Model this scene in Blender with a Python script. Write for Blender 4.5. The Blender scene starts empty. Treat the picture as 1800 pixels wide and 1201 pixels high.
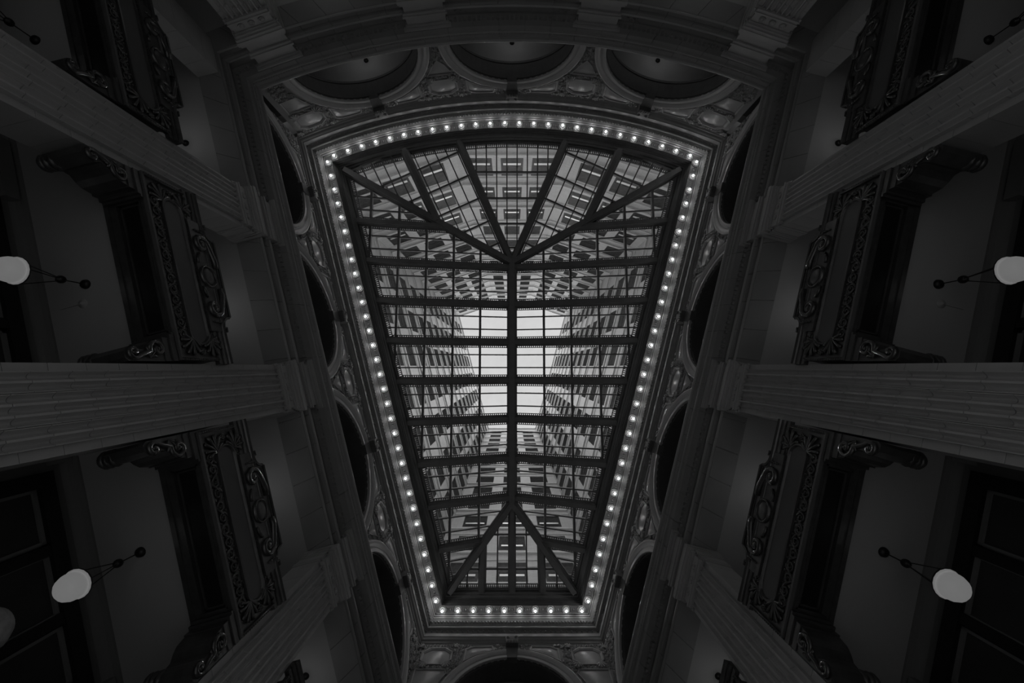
import bpy, math, random
from mathutils import Matrix, Vector
random.seed(7)
PI = math.pi
S = bpy.context.scene
COL = S.collection

# ------------------------------------------------------------------ camera, sky, exposure
FPX, W_PX, ZEN = 720.0, 1800.0, 44.5
cam_d = bpy.data.cameras.new('camera')
cam_d.sensor_width = 36.0
cam_d.lens = FPX / W_PX * 36.0
cam_d.clip_end = 500
cam = bpy.data.objects.new('camera', cam_d)
COL.objects.link(cam)
cam.location = (0, 0, 0)
cam.rotation_euler = (PI + math.atan(ZEN / FPX), 0, 0)
S.camera = cam

world = bpy.data.worlds.new('world')
S.world = world
world.use_nodes = True
bg = world.node_tree.nodes['Background']
bg.inputs[0].default_value = (1, 1, 1, 1)
bg.inputs[1].default_value = 0.80

sun_d = bpy.data.lights.new('sun', 'SUN')
sun_d.energy = 10.0
sun_d.angle = math.radians(15)
sun = bpy.data.objects.new('sun', sun_d)
COL.objects.link(sun)
sun.location = (0, 0, 90)          # overcast day, brightest straight overhead
sun.rotation_euler = (0, 0, 0)

vs = S.view_settings
vs.view_transform = 'Standard'
vs.look = 'None'
vs.gamma = 1.0
vs.use_curve_mapping = False
vs.exposure = 0.0
S.cycles.max_bounces = 5
S.cycles.diffuse_bounces = 3
S.cycles.glossy_bounces = 2
S.cycles.transmission_bounces = 2

BULB_L, LAMP_LOW, LAMP_UP = 35.0, 0.13, 2.0

# ------------------------------------------------------------------ plan of the hall
# x right, y down in the picture, z up; the camera stands at the origin, the floor is at -1.6
K = 0.267
CT = 1 / math.sqrt(1 + K * K)
ST = K * CT
DL, YB, YT, R0 = 5.343, 9.705, 10.43, 20.67
YC = R0 - YT
FLOOR = -1.6
BAYS = [-8.70, -3.59, 1.55, 6.69]
PILS = [-6.13, -1.03, 4.12]
TBAYS = [-5.24, 0.0, 5.24]


class Frame:
    def __init__(s, M, bend=False, name=''):
        s.M, s.bend, s.name = M, bend, name

    def at(s, x, y=0.0, z=0.0):
        """matrix of a local frame at wall coordinates x (along), y (outward), z (up)"""
        if not s.bend:
            return s.M @ Matrix.Translation((x, y, z))
        a = x / R0
        ex = Vector((-math.cos(a), math.sin(a), 0))
        ey = Vector((-math.sin(a), -math.cos(a), 0))
        o = Vector((0, YC, 0)) + ey * (R0 + y)
        M = Matrix(((ex.x, ey.x, 0, o.x), (ex.y, ey.y, 0, o.y), (0, 0, 1, z), (0, 0, 0, 1)))
        return M


def mk(ex, ey, o):
    return Matrix(((ex[0], ey[0], 0, o[0]), (ex[1], ey[1], 0, o[1]), (0, 0, 1, 0), (0, 0, 0, 1)))


FL = Frame(mk((ST, CT), (-CT, ST), (-CT * DL, ST * DL)), name='left')
FR = Frame(mk((ST, -CT), (CT, ST), (CT * DL, ST * DL)), name='right')
FB = Frame(mk((1, 0), (0, 1), (0, YB)), name='lower end')
FT = Frame(Matrix.Identity(4), True, name='curved end')


def bendpt(x, y, z):
    a = x / R0
    return Vector((-(R0 + y) * math.sin(a), YC - (R0 + y) * math.cos(a), z))


# ------------------------------------------------------------------ materials
def mat(name, col, rough=0.7, metal=0.0, noise=0.25, scale=3.0, bump=0.0, bscale=40.0, spec=0.5, emit=None):
    m = bpy.data.materials.new(name)
    m.use_nodes = True
    nt = m.node_tree
    b = nt.nodes['Principled BSDF']
    b.inputs['Roughness'].default_value = rough
    b.inputs['Metallic'].default_value = metal
    b.inputs['Specular IOR Level'].default_value = spec
    tc = nt.nodes.new('ShaderNodeTexCoord')
    nz = nt.nodes.new('ShaderNodeTexNoise')
    nz.inputs['Scale'].default_value = scale
    nz.inputs['Detail'].default_value = 2
    nt.links.new(tc.outputs['Object'], nz.inputs['Vector'])
    mx = nt.nodes.new('ShaderNodeMix')
    mx.data_type = 'RGBA'
    mx.inputs[6].default_value = (col * (1 - noise),) * 3 + (1,)
    mx.inputs[7].default_value = (min(1, col * (1 + noise)),) * 3 + (1,)
    nt.links.new(nz.outputs['Fac'], mx.inputs[0])
    nt.links.new(mx.outputs[2], b.inputs['Base Color'])
    if bump:
        n2 = nt.nodes.new('ShaderNodeTexNoise')
        n2.inputs['Scale'].default_value = bscale
        nt.links.new(tc.outputs['Object'], n2.inputs['Vector'])
        bp = nt.nodes.new('ShaderNodeBump')
        bp.inputs['Strength'].default_value = bump
        bp.inputs['Distance'].default_value = 0.02
        nt.links.new(n2.outputs['Fac'], bp.inputs['Height'])
        nt.links.new(bp.outputs['Normal'], b.inputs['Normal'])
    if emit:
        b.inputs['Emission Color'].default_value = (1, 1, 1, 1)
        b.inputs['Emission Strength'].default_value = emit
    return m


def brick_mat(name, c1, c2, mortar):
    m = bpy.data.materials.new(name)
    m.use_nodes = True
    nt = m.node_tree
    b = nt.nodes['Principled BSDF']
    b.inputs['Roughness'].default_value = 0.75
    b.inputs['Specular IOR Level'].default_value = 0.25
    tc = nt.nodes.new('ShaderNodeTexCoord')
    mp = nt.nodes.new('ShaderNodeMapping')
    mp.inputs['Rotation'].default_value = (PI / 2, 0, 0)
    nt.links.new(tc.outputs['Object'], mp.inputs['Vector'])
    br = nt.nodes.new('ShaderNodeTexBrick')
    br.inputs['Scale'].default_value = 1.0
    br.inputs['Color1'].default_value = (c1,) * 3 + (1,)
    br.inputs['Color2'].default_value = (c2,) * 3 + (1,)
    br.inputs['Mortar'].default_value = (mortar,) * 3 + (1,)
    br.inputs['Brick Width'].default_value = 0.42
    br.inputs['Row Height'].default_value = 0.14
    br.inputs['Mortar Size'].default_value = 0.008
    nt.links.new(mp.outputs['Vector'], br.inputs['Vector'])
    nt.links.new(br.outputs['Color'], b.inputs['Base Color'])
    return m


def glass_mat(name, tint, gloss):
    m = bpy.data.materials.new(name)
    m.use_nodes = True
    nt = m.node_tree
    nt.nodes.remove(nt.nodes['Principled BSDF'])
    out = nt.nodes['Material Output']
    tr = nt.nodes.new('ShaderNodeBsdfTransparent')
    gl = nt.nodes.new('ShaderNodeBsdfGlossy')
    gl.inputs['Roughness'].default_value = 0.08
    mx = nt.nodes.new('ShaderNodeMixShader')
    mx.inputs[0].default_value = gloss
    nz = nt.nodes.new('ShaderNodeTexNoise')
    nz.inputs['Scale'].default_value = 1.6
    nz.inputs['Detail'].default_value = 6
    tc = nt.nodes.new('ShaderNodeTexCoord')
    nt.links.new(tc.outputs['Object'], nz.inputs['Vector'])
    rp = nt.nodes.new('ShaderNodeMix')
    rp.data_type = 'RGBA'
    rp.inputs[6].default_value = (tint - 0.10,) * 3 + (1,)
    rp.inputs[7].default_value = (tint + 0.06,) * 3 + (1,)
    nt.links.new(nz.outputs['Fac'], rp.inputs[0])
    nt.links.new(rp.outputs[2], tr.inputs[0])
    nt.links.new(tr.outputs[0], mx.inputs[1])
    nt.links.new(gl.outputs[0], mx.inputs[2])
    nt.links.new(mx.outputs[0], out.inputs['Surface'])
    return m


M_STONE = mat('terracotta_stone', 0.41, 0.36, noise=0.14, scale=1.5)
M_DARKSTONE = mat('wall_stone', 0.26, 0.6, noise=0.18, scale=1.2)
M_ORN = mat('carved_stone', 0.34, 0.5, noise=0.25, scale=4)
M_PLATE = mat('polished_panel', 0.35, 0.28, noise=0.12, scale=2)
M_RING = mat('cornice_plaster', 0.21, 0.42, noise=0.2, scale=3)
M_BRONZE = mat('dark_bronze', 0.10, 0.34, metal=0.45, noise=0.4, scale=6)
M_BRONZE_HI = mat('worn_bronze', 0.12, 0.26, metal=0.6, noise=0.4, scale=9)
M_PANEL = mat('grey_marble', 0.11, 0.5, noise=0.2, scale=2)
M_BLACK = mat('black_panel', 0.012, 0.4, noise=0.3)
M_CEIL = mat('plaster_ceiling', 0.42, 0.9, noise=0.06, scale=0.8)
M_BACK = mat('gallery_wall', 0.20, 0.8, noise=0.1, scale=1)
M_IRON = mat('skylight_iron', 0.2, 0.8, noise=0.2, spec=0.2)
M_BLK = mat('black_metal', 0.012, 0.4, noise=0.1)
M_GLASS = glass_mat('skylight_glass', 0.86, 0.05)
M_BRICK = brick_mat('court_brick', 0.76, 0.69, 0.56)
M_TRIM = mat('court_terracotta', 0.82, 0.75, noise=0.06, scale=2, spec=0.25)
M_BRIGHT_BAR = mat('bright_bar_white', 0.8, 0.5, noise=0.05)
M_WIN = mat('dark_window', 0.13, 0.9, noise=0.5, scale=5, spec=0.0)
M_WFRAME = mat('dark_window_frame', 0.16, 0.9, spec=0.0)
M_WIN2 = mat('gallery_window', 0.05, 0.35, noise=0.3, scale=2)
M_ROS = mat('rosette_bronze', 0.22, 0.4, noise=0.2)
M_BAND = mat('bulb_band_bronze', 0.12, 0.42, noise=0.3, scale=4)
M_BRASS = mat('brass_socket', 0.3, 0.4)
M_SOFF = mat('dark_soffit', 0.10, 0.6, noise=0.2)  # arch soffit lining, darker than the wall stone
M_KEY = mat('dark_keystone', 0.11, 0.55, noise=0.25, scale=4)
M_FLOOR = mat('marble_floor', 0.14, 0.3, noise=0.2)
M_ROOF = mat('roof_lead', 0.3, 0.7)
M_BULB = mat('bulb_glow', 0.9, 0.3, emit=BULB_L, noise=0)
M_GLOBE = mat('globe_dim', 0.3, 0.4, emit=LAMP_LOW, noise=0.12, scale=5)
M_GLOBE2 = mat('globe_lit', 0.6, 0.4, emit=LAMP_UP, noise=0.05)
M_ALAB = mat('alabaster', 0.55, 0.5, noise=0.5, scale=9)


# ------------------------------------------------------------------ mesh tools
class MB:
    def __init__(s):
        s.v, s.f = [], []

    def add(s, vs_, fs_):
        n = len(s.v)
        s.v += [tuple(p) for p in vs_]
        s.f += [tuple(i + n for i in f) for f in fs_]
        return s

    def box(s, x0, x1, y0, y1, z0, z1):
        vv = [(x, y, z) for z in (z0, z1) for y in (y0, y1) for x in (x0, x1)]
        return s.add(vv, [(0, 2, 3, 1), (4, 5, 7, 6), (0, 1, 5, 4), (2, 6, 7, 3), (0, 4, 6, 2), (1, 3, 7, 5)])

    def prism_xz(s, pts, y0, y1):
        """polygon in x,z (any order) extruded from y0 to y1"""
        n = len(pts)
        vv = [(p[0], y0, p[1]) for p in pts] + [(p[0], y1, p[1]) for p in pts]
        fs = [tuple(range(n)), tuple(range(2 * n - 1, n - 1, -1))]
        fs += [(i, i + n, (i + 1) % n + n, (i + 1) % n) for i in range(n)]
        return s.add(vv, fs)

    def extrude_z(s, pts, z0, z1):
        n = len(pts)
        vv = [(p[0], p[1], z0) for p in pts] + [(p[0], p[1], z1) for p in pts]
        fs = [tuple(range(n)), tuple(range(2 * n - 1, n - 1, -1))]
        fs += [(i, i + n, (i + 1) % n + n, (i + 1) % n) for i in range(n)]
        return s.add(vv, fs)

    def grid(s, rows, close_u=False, close_v=False):
        """rows of points joined into quads"""
        n, m = len(rows), len(rows[0])
        vv = [p for r in rows for p in r]
        fs = []
        for i in range(n if close_u else n - 1):
            for j in range(m if close_v else m - 1):
                a, b = i * m + j, i * m + (j + 1) % m
                c, d = ((i + 1) % n) * m + (j + 1) % m, ((i + 1) % n) * m + j
                fs.append((a, b, c, d))
        return s.add(vv, fs)

    def tube(s, pts, r, n=5, up=(0, 1, 0), r1=None):
        """round tube along points"""
        P = [Vector(p) for p in pts]
        rows = []
        u = Vector(up)
        for i, p in enumerate(P):
            t = (P[min(i + 1, len(P) - 1)] - P[max(i - 1, 0)]).normalized()
            a = t.cross(u)
            if a.length < 1e-4:
                a = t.cross(Vector((1, 0, 0.3)))
            a.normalize()
            b = a.cross(t)
            rr = r if r1 is None else r + (r1 - r) * i / (len(P) - 1)
            rows.append([p + a * rr * math.cos(q * 2 * PI / n) + b * rr * math.sin(q * 2 * PI / n) for q in range(n)])
        s.grid(rows, close_v=True)
        k = len(s.v)
        s.f.append(tuple(range(k - n, k)))
        s.f.append(tuple(range(k - n * len(P) + n - 1, k - n * len(P) - 1, -1)))
        return s

    def lathe(s, prof, n=16, c=(0, 0, 0)):
        """profile of (radius, z) around z"""
        rows = [[(c[0] + r * math.cos(2 * PI * k / n), c[1] + r * math.sin(2 * PI * k / n), c[2] + z) for k in range(n)] for r, z in prof]
        return s.grid(rows, close_v=True)

    def ball(s, c, r, n=8, m=5, sz=1.0):
        return s.lathe([(max(1e-4, r * math.sin(PI * i / m)), -r * sz * math.cos(PI * i / m)) for i in range(m + 1)], n, c)

    def blob(s, c, rx, ry, rz, n=8, m=5):
        rows = [[(c[0] + rx * math.sin(PI * i / m + 1e-4) * math.cos(2 * PI * k / n), c[1] + ry * math.sin(PI * i / m + 1e-4) * math.sin(2 * PI * k / n), c[2] - rz * math.cos(PI * i / m)) for k in range(n)] for i in range(m + 1)]
        return s.grid(rows, close_v=True)

    def curl(s, x, z, y, r, turns=1.4, a0=0.0, sgn=1, tr=0.02, tail=None):
        pts = []
        n = int(10 * turns) + 2
        for i in range(n + 1):
            f = i / n
            a = a0 + sgn * f * turns * 2 * PI
            rr = r * (1 - 0.82 * f)
            pts.append((x + rr * math.cos(a), y, z + rr * math.sin(a)))
        if tail:
            pts = [(tail[0], y, tail[1])] + pts
        return s.tube(pts, tr, 4, (0, 1, 0), tr * 0.7)

    def palm(s, x, z, y, ang, L, n=7, spread=1.1, w=0.02):
        """fan of leaf lobes opening towards ang in the x,z plane"""
        for i in range(n):
            f = i / (n - 1) * 2 - 1
            a = ang + f * spread
            l = L * (1 - 0.35 * f * f)
            p = []
            for k in range(6):
                q = k / 5
                aa = a + f * 0.25 * q * q
                p.append((x + l * q * math.cos(aa), y - 0.02 * math.sin(q * PI), z + l * q * math.sin(aa)))
            s.tube(p, w * 0.55, 5, (0, 1, 0), w * 1.25)
        return s


CACHE = {}


def mesh(mb, name, m, smooth=False, key=None):
    if key and key in CACHE:
        return CACHE[key]
    me = bpy.data.meshes.new(name)
    me.from_pydata([tuple(p) for p in mb.v], [], mb.f)
    me.validate()
    import bmesh
    bm = bmesh.new()
    bm.from_mesh(me)
    bmesh.ops.recalc_face_normals(bm, faces=bm.faces)
    bm.to_mesh(me)
    bm.free()
    me.materials.append(m)
    if smooth:
        for p in me.polygons:
            p.use_smooth = True
    if key:
        CACHE[key] = me
    return me


def obj(name, me, parent=None, M=None, label=None, cat=None, group=None, kind=None):
    o = bpy.data.objects.new(name, me)
    COL.objects.link(o)
    if parent:
        o.parent = parent
    if M is not None:
        o.matrix_basis = M
    if label:
        o['label'] = label
    if cat:
        o['category'] = cat
    if group:
        o['group'] = group
    if kind:
        o['kind'] = kind
    return o


def thing(name, M, label=None, cat=None, group=None, kind=None):
    o = obj(name, None, None, M, label, cat, group, kind)
    o.empty_display_size = 0.2
    return o


def part(name, mb, m, root, fr=None, x0=0.0, off=(0, 0, 0), key=None, smooth=False, kind=None, label=None):
    """mb is in wall coordinates relative to x0; off = the root's place in those coordinates"""
    if fr is not None and fr.bend:
        Mi = fr.at(x0, off[1], off[2]).inverted()
        w = MB()
        w.v = [tuple(Mi @ bendpt(p[0] + x0, p[1], p[2])) for p in mb.v]
        w.f = mb.f
        me = mesh(w, name, m, smooth)
        return obj(name, me, root, None, label, kind=kind)
    me = CACHE[key] if key and key in CACHE else mesh(mb, name, m, smooth, key)
    return obj(name, me, root, Matrix.Translation((-off[0], -off[1], -off[2])), label, kind=kind)


# ------------------------------------------------------------------ perimeter
def corner_lt(d):
    """distance along the left wall of the corner with the curved end, at offset d"""
    D, R = DL + d, R0 + d
    q = Vector((-CT * D, ST * D - YC))
    t = Vector((ST, CT))
    b, c = q.dot(t), q.dot(q) - R * R
    return -b - math.sqrt(b * b - c)


def corner_lb(d):
    return (YB + d - ST * (DL + d)) / CT


def seg_pts(wall, d, n=26):
    """plan points of one wall at offset d"""
    D = DL + d
    if wall in ('left', 'right'):
        sg = 1 if wall == 'left' else -1
        return [(sg * (-CT * D + ST * t), ST * D + CT * t) for t in (corner_lt(d), corner_lb(d))]
    if wall == 'lower end':
        t = corner_lb(d)
        x = -CT * D + ST * t
        return [(x, YB + d), (-x, YB + d)]
    t = corner_lt(d)
    x = -CT * D + ST * t
    y = ST * D + CT * t
    a = math.atan2(-x, YC - y)
    R = R0 + d
    return [(R * math.sin(-a + 2 * a * i / n), YC - R * math.cos(-a + 2 * a * i / n)) for i in range(n + 1)]


WALLS = ('left', 'right', 'lower end', 'curved end')


def sweep_wall(prof, wall, closed=False, n=26, f0=0.0, f1=1.0):
    """profile (d,h) swept along one wall between path fractions f0..f1"""
    rows = []
    for d, h in prof:
        p = seg_pts(wall, d, n)
        if len(p) == 2:
            a, b = p
            rows.append([(a[0] + (b[0] - a[0]) * f, a[1] + (b[1] - a[1]) * f, h) for f in (f0, f1)])
        else:
            m = max(2, int(round((f1 - f0) * n)))
            r = []
            R = R0 + d
            aa = math.asin(max(-1, min(1, p[-1][0] / R)))
            for i in range(m + 1):
                f = f0 + (f1 - f0) * i / m
                q = -aa + 2 * aa * f
                r.append((R * math.sin(q), YC - R * math.cos(q), h))
            rows.append(r)
    mb = MB()
    mb.grid(rows, close_u=closed)
    if closed:
        m = len(rows[0])
        k = len(rows)
        mb.f.append(tuple(i * m for i in range(k)))
        mb.f.append(tuple(i * m + m - 1 for i in range(k - 1, -1, -1)))
    return mb


def along(wall, d, h, step, margin=0.05):
    """(position, tangent angle) every step metres along a wall at offset d"""
    out = []
    if wall == 'curved end':
        p = seg_pts(wall, d)
        R = R0 + d
        a = math.asin(p[-1][0] / R)
        L = 2 * a * R
        n = int(round((L - 2 * margin) / step))
        for i in range(n + 1):
            q = (-L / 2 + margin + (L - 2 * margin) * i / n) / R
            out.append((Vector((R * math.sin(q), YC - R * math.cos(q), h)), q))
    else:
        p = seg_pts(wall, d)
        a, b = Vector(p[0]), Vector(p[-1])
        L = (b - a).length
        n = max(1, int(round((L - 2 * margin) / step)))
        u = (b - a) / L
        for i in range(n + 1):
            q = a + u * (margin + (L - 2 * margin) * i / n)
            out.append((Vector((q.x, q.y, h)), math.atan2(u.y, u.x)))
    return out


# ------------------------------------------------------------------ floor, back walls, ceilings
fl = MB().box(-17, 17, -19, 17, FLOOR - 0.2, FLOOR)
obj('floor', mesh(fl, 'floor', M_FLOOR), kind='structure')
SIDE = {'left': 'left', 'right': 'right', 'lower end': 'front', 'curved end': 'back'}
roots = {}
for w in WALLS:
    r = thing('wall_' + SIDE[w], Matrix.Identity(4), kind='structure')
    roots[w] = r
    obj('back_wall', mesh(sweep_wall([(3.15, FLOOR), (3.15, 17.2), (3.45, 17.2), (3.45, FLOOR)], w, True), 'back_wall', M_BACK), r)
    # moulding where the gallery ceiling meets the back wall
    obj('cove', mesh(sweep_wall([(3.15, 7.64), (3.07, 7.69), (3.04, 7.76), (2.96, 7.78), (2.96, 7.84), (3.15, 7.84)], w, True), 'cove', M_BACK), r)
for d0, z0, z1 in ((1.37, 7.82, 8.2), (1.37, 11.6, 12.0), (1.45, 15.6, 16.0)):
    mb = MB()
    for w in WALLS:
        q = sweep_wall([(d0, z0), (3.2, z0), (3.2, z1), (d0, z1)], w, True)
        mb.add(q.v, q.f)
    obj('ceiling', mesh(mb, 'ceiling', M_CEIL), kind='structure')
mb = MB()
for w in WALLS:
    q = sweep_wall([(1.0, 2.6), (3.2, 2.6), (3.2, 2.9), (1.0, 2.9)], w, True)
    mb.add(q.v, q.f)
obj('floor.001', mesh(mb, 'mezzanine_floor', M_FLOOR), kind='structure')
# roof deck from the skylight kerb out to the light-court walls and beyond
mb = MB()
for w in WALLS:
    q = sweep_wall([(-0.12, 17.75), (4.4, 17.75), (4.4, 17.95), (-0.12, 17.95)], w, True)
    mb.add(q.v, q.f)
obj('roof_deck', mesh(mb, 'roof_deck', M_ROOF), kind='structure')

# ------------------------------------------------------------------ main entablature over the pilasters
E_PROF = [(1.35, 11.5), (0.74, 11.5), (0.69, 11.505), (0.665, 11.53), (0.665, 11.56), (0.69, 11.585), (0.74, 11.60), (0.74, 11.80), (0.68, 11.82), (0.63, 11.87), (0.625, 11.92), (0.66, 11.945),
          (0.73, 11.97), (0.73, 12.26), (0.67, 12.30), (0.60, 12.36), (0.41, 12.38), (0.39, 12.50), (0.35, 12.53), (0.35, 12.57),
          (0.31, 12.61), (0.30, 12.72), (0.265, 12.76), (0.25, 12.83), (0.30, 12.85), (1.5, 12.85), (1.5, 12.4)]
ent = thing('trim_1', Matrix.Identity(4), kind='structure')
for w in WALLS:
    p = seg_pts(w, 0.7)
    L = sum((Vector(p[i + 1]) - Vector(p[i])).length for i in range(len(p) - 1))
    n = int(round(L / 0.86))
    g = 0.006 / L
    for i in range(n):
        q = sweep_wall(E_PROF, w, True, 42, i / n + (g if i else 0), (i + 1) / n - (g if i < n - 1 else 0))
        obj('entablature_block', mesh(q, 'entablature_block', M_DARKSTONE), ent)
    obj('cornice_fillet', mesh(sweep_wall([(0.29, 12.755), (0.242, 12.765), (0.228, 12.80), (0.232, 12.835), (0.26, 12.86), (0.32, 12.86)], w, False, 42), 'cornice_fillet', M_PLATE, True), ent)  # lighter polished strip: the bulb-lit edge line put into the colour
    for d_, h_, r_ in ((0.665, 11.545, 0.032), (0.625, 11.895, 0.034), (0.34, 12.55, 0.022)):
        pr = [(d_ - r_ * math.cos(q * PI / 5), h_ - r_ * math.sin(q * PI / 5)) for q in range(10)]
        obj('bead_moulding', mesh(sweep_wall(pr, w, True, 42), 'bead_moulding', M_PLATE, True), ent)  # beads paler than the blocks, so the light they catch is painted in
    # dark core behind the joints
    obj('entablature_core', mesh(sweep_wall([(1.3, 11.53), (0.78, 11.53), (0.78, 12.3), (0.45, 12.45), (0.4, 12.8), (1.45, 12.8)], w, True), 'core', M_DARKSTONE), ent)
    mb = MB()
    for P, a in along(w, 0.62, 12.31, 0.15):
        c, s_ = math.cos(a), math.sin(a)
        vv = [(P.x + x * c - y * s_, P.y + x * s_ + y * c, P.z + z) for z in (-0.045, 0.05) for y in (-0.035, 0.035) for x in (-0.04, 0.04)]
        mb.add(vv, [(0, 2, 3, 1), (4, 5, 7, 6), (0, 1, 5, 4), (2, 6, 7, 3), (0, 4, 6, 2), (1, 3, 7, 5)])
    obj('dentil_row', mesh(mb, 'dentils', M_DARKSTONE), ent, kind='stuff')
    mb = MB()
    for P, a in along(w, 0.325, 12.585, 0.085):
        mb.ball(P, 0.022, 5, 3)
    obj('bead_row', mesh(mb, 'beads', M_DARKSTONE), ent, kind='stuff')

# frieze panels with rounded ends, between the pilasters
def stadium(x0, x1, z0, z1, n=8):
    r = (z1 - z0) / 2
    zc = (z0 + z1) / 2
    return [(x1 - r + r * math.sin(PI * i / n), zc - r * math.cos(PI * i / n)) for i in range(n + 1)] + \
           [(x0 + r - r * math.sin(PI * i / n), zc + r * math.cos(PI * i / n)) for i in range(n + 1)]


def subdiv_poly(pts, step=0.5):
    out = []
    for i in range(len(pts)):
        a, b = pts[i], pts[(i + 1) % len(pts)]
        n = max(1, int(math.hypot(b[0] - a[0], b[1] - a[1]) / step))
        out += [(a[0] + (b[0] - a[0]) * k / n, a[1] + (b[1] - a[1]) * k / n) for k in range(n)]
    return out


def part_at(name, mb, m, root, fr, x, key=None, smooth=False, kind=None, label=None):
    """a part whose root stands at the world origin"""
    if fr.bend:
        w = MB()
        w.v = [tuple(bendpt(p[0] + x, p[1], p[2])) for p in mb.v]
        w.f = mb.f
        return obj(name, mesh(w, name, m, smooth), root, None, label, kind=kind)
    me = CACHE[key] if key and key in CACHE else mesh(mb, name, m, smooth, key)
    return obj(name, me, root, fr.at(x), label, kind=kind)


def frieze_mb(hw):
    mb = MB()
    o = subdiv_poly(stadium(-hw, hw, 12.0, 12.24))
    rows = [[(p[0] * (1 - e / hw), y, 12.12 + (p[1] - 12.12) * (1 - e / 0.12)) for p in o] for e, y in ((0, 0.74), (0, 0.712), (0.025, 0.712), (0.03, 0.725))]
    mb.grid(rows, close_v=True)
    for sx in (-1, 1):
        for k in range(3):
            mb.curl(sx * (hw + 0.08 + 0.09 * k), 12.07 + 0.1 * (k % 2), 0.72, 0.05, 1.2, 0, sx, 0.012)
    return mb


for x in TBAYS:
    part_at('frieze_panel', frieze_mb(1.45), M_DARKSTONE, ent, FT, x)
for x in BAYS:
    part_at('frieze_panel', frieze_mb(1.55), M_DARKSTONE, ent, FL, x, 'frieze')
    part_at('frieze_panel', frieze_mb(1.55), M_DARKSTONE, ent, FR, -x, 'frieze')

# ------------------------------------------------------------------ arcade wall with lunettes
AR, AZ = 2.1, 13.22
ARCH_TOP = 16.12


def arch_plate(x0, x1):
    """wall plate around an arch; x0<0<x1 are its ends"""
    mb = MB()
    angs = sorted(set([PI * i / 28 for i in range(29)] + [math.atan2(ARCH_TOP - AZ, x1), math.atan2(ARCH_TOP - AZ, x0)]))
    inner, outer = [], []
    for a in angs:
        c, s_ = math.cos(a), math.sin(a)
        inner.append((AR * c, AZ + AR * s_))
        k = 1e9
        if c > 1e-6:
            k = min(k, x1 / c)
        if c < -1e-6:
            k = min(k, x0 / c)
        if s_ > 1e-6:
            k = min(k, (ARCH_TOP - AZ) / s_)
        outer.append((k * c, AZ + k * s_))
    for y, fl_ in ((0.74, 0), (1.5, 1)):
        mb.grid([[(p[0], y, p[1]) for p in inner], [(p[0], y, p[1]) for p in outer]])
        for a, b in ((x0, -AR), (AR, x1)):
            mb.grid([[(a, y, 12.8), (b, y, 12.8)], [(a, y, AZ), (b, y, AZ)]])
    return mb


def archivolt():
    prof = [(2.10, 0.76), (2.10, 0.665), (2.115, 0.655), (2.20, 0.655), (2.205, 0.69), (2.27, 0.70), (2.30, 0.665), (2.36, 0.625), (2.42, 0.605), (2.47, 0.62), (2.48, 0.76)]
    rows = []
    pth = [(1.0, -0.42)] + [(math.cos(PI * i / 32), math.sin(PI * i / 32)) for i in range(33)] + [(-1.0, -0.42)]
    for r, y in prof:
        row = []
        for c, s_ in pth:
            row.append((r * c, y, AZ + (r * s_ if s_ >= 0 else s_)))
        rows.append(row)
    return MB().grid(rows)


def coffers():
    """lining of the arch soffit with its ribs"""
    mb = MB()
    path = [(AR, 12.8)] + [(AR * math.cos(PI * i / 28), AZ + AR * math.sin(PI * i / 28)) for i in range(29)] + [(-AR, 12.8)]
    mb.grid([[(p[0], y, p[1]) for p in path] for y in (0.735, 1.12, 1.505)])
    for y0, y1 in ((0.80, 0.86), (1.40, 1.46)):
        rows = []
        for r, y in ((2.11, y0), (2.075, y0), (2.075, y1), (2.11, y1)):
            rows.append([(r * math.cos(PI * i / 30), y, AZ + r * math.sin(PI * i / 30)) for i in range(31)])
        mb.grid(rows)
    return mb


def keystone():
    mb = MB()
    mb.prism_xz([(-0.17, 15.22), (0.17, 15.22), (0.23, 15.8), (-0.23, 15.8)], 0.60, 0.80)
    mb.prism_xz([(-0.22, 15.74), (0.22, 15.74), (0.25, 16.12), (-0.25, 16.12)], 0.44, 0.80)
    for k in range(5):       # carved lobes of the head
        mb.blob((-0.18 + 0.09 * k, 0.45, 15.82), 0.05, 0.05, 0.10, 6, 4)
    for sx in (-1, 1):
        mb.curl(sx * 0.15, 16.05, 0.44, 0.07, 1.4, 0, sx, 0.022)
    return mb


def inset(pts, w):
    """inset a convex-ish polygon by w"""
    n = len(pts)
    area = sum(pts[i][0] * pts[(i + 1) % n][1] - pts[(i + 1) % n][0] * pts[i][1] for i in range(n))
    sg = 1 if area > 0 else -1
    out = []
    for i in range(n):
        a, b, c = Vector(pts[i - 1]), Vector(pts[i]), Vector(pts[(i + 1) % n])
        e1, e2 = (b - a).normalized(), (c - b).normalized()
        n1, n2 = Vector((-e1.y, e1.x)) * sg, Vector((-e2.y, e2.x)) * sg
        k = 1 + n1.dot(n2)
        m = (n1 + n2) / max(0.35, k)
        out.append(tuple(b + m * w))
    return out


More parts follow.
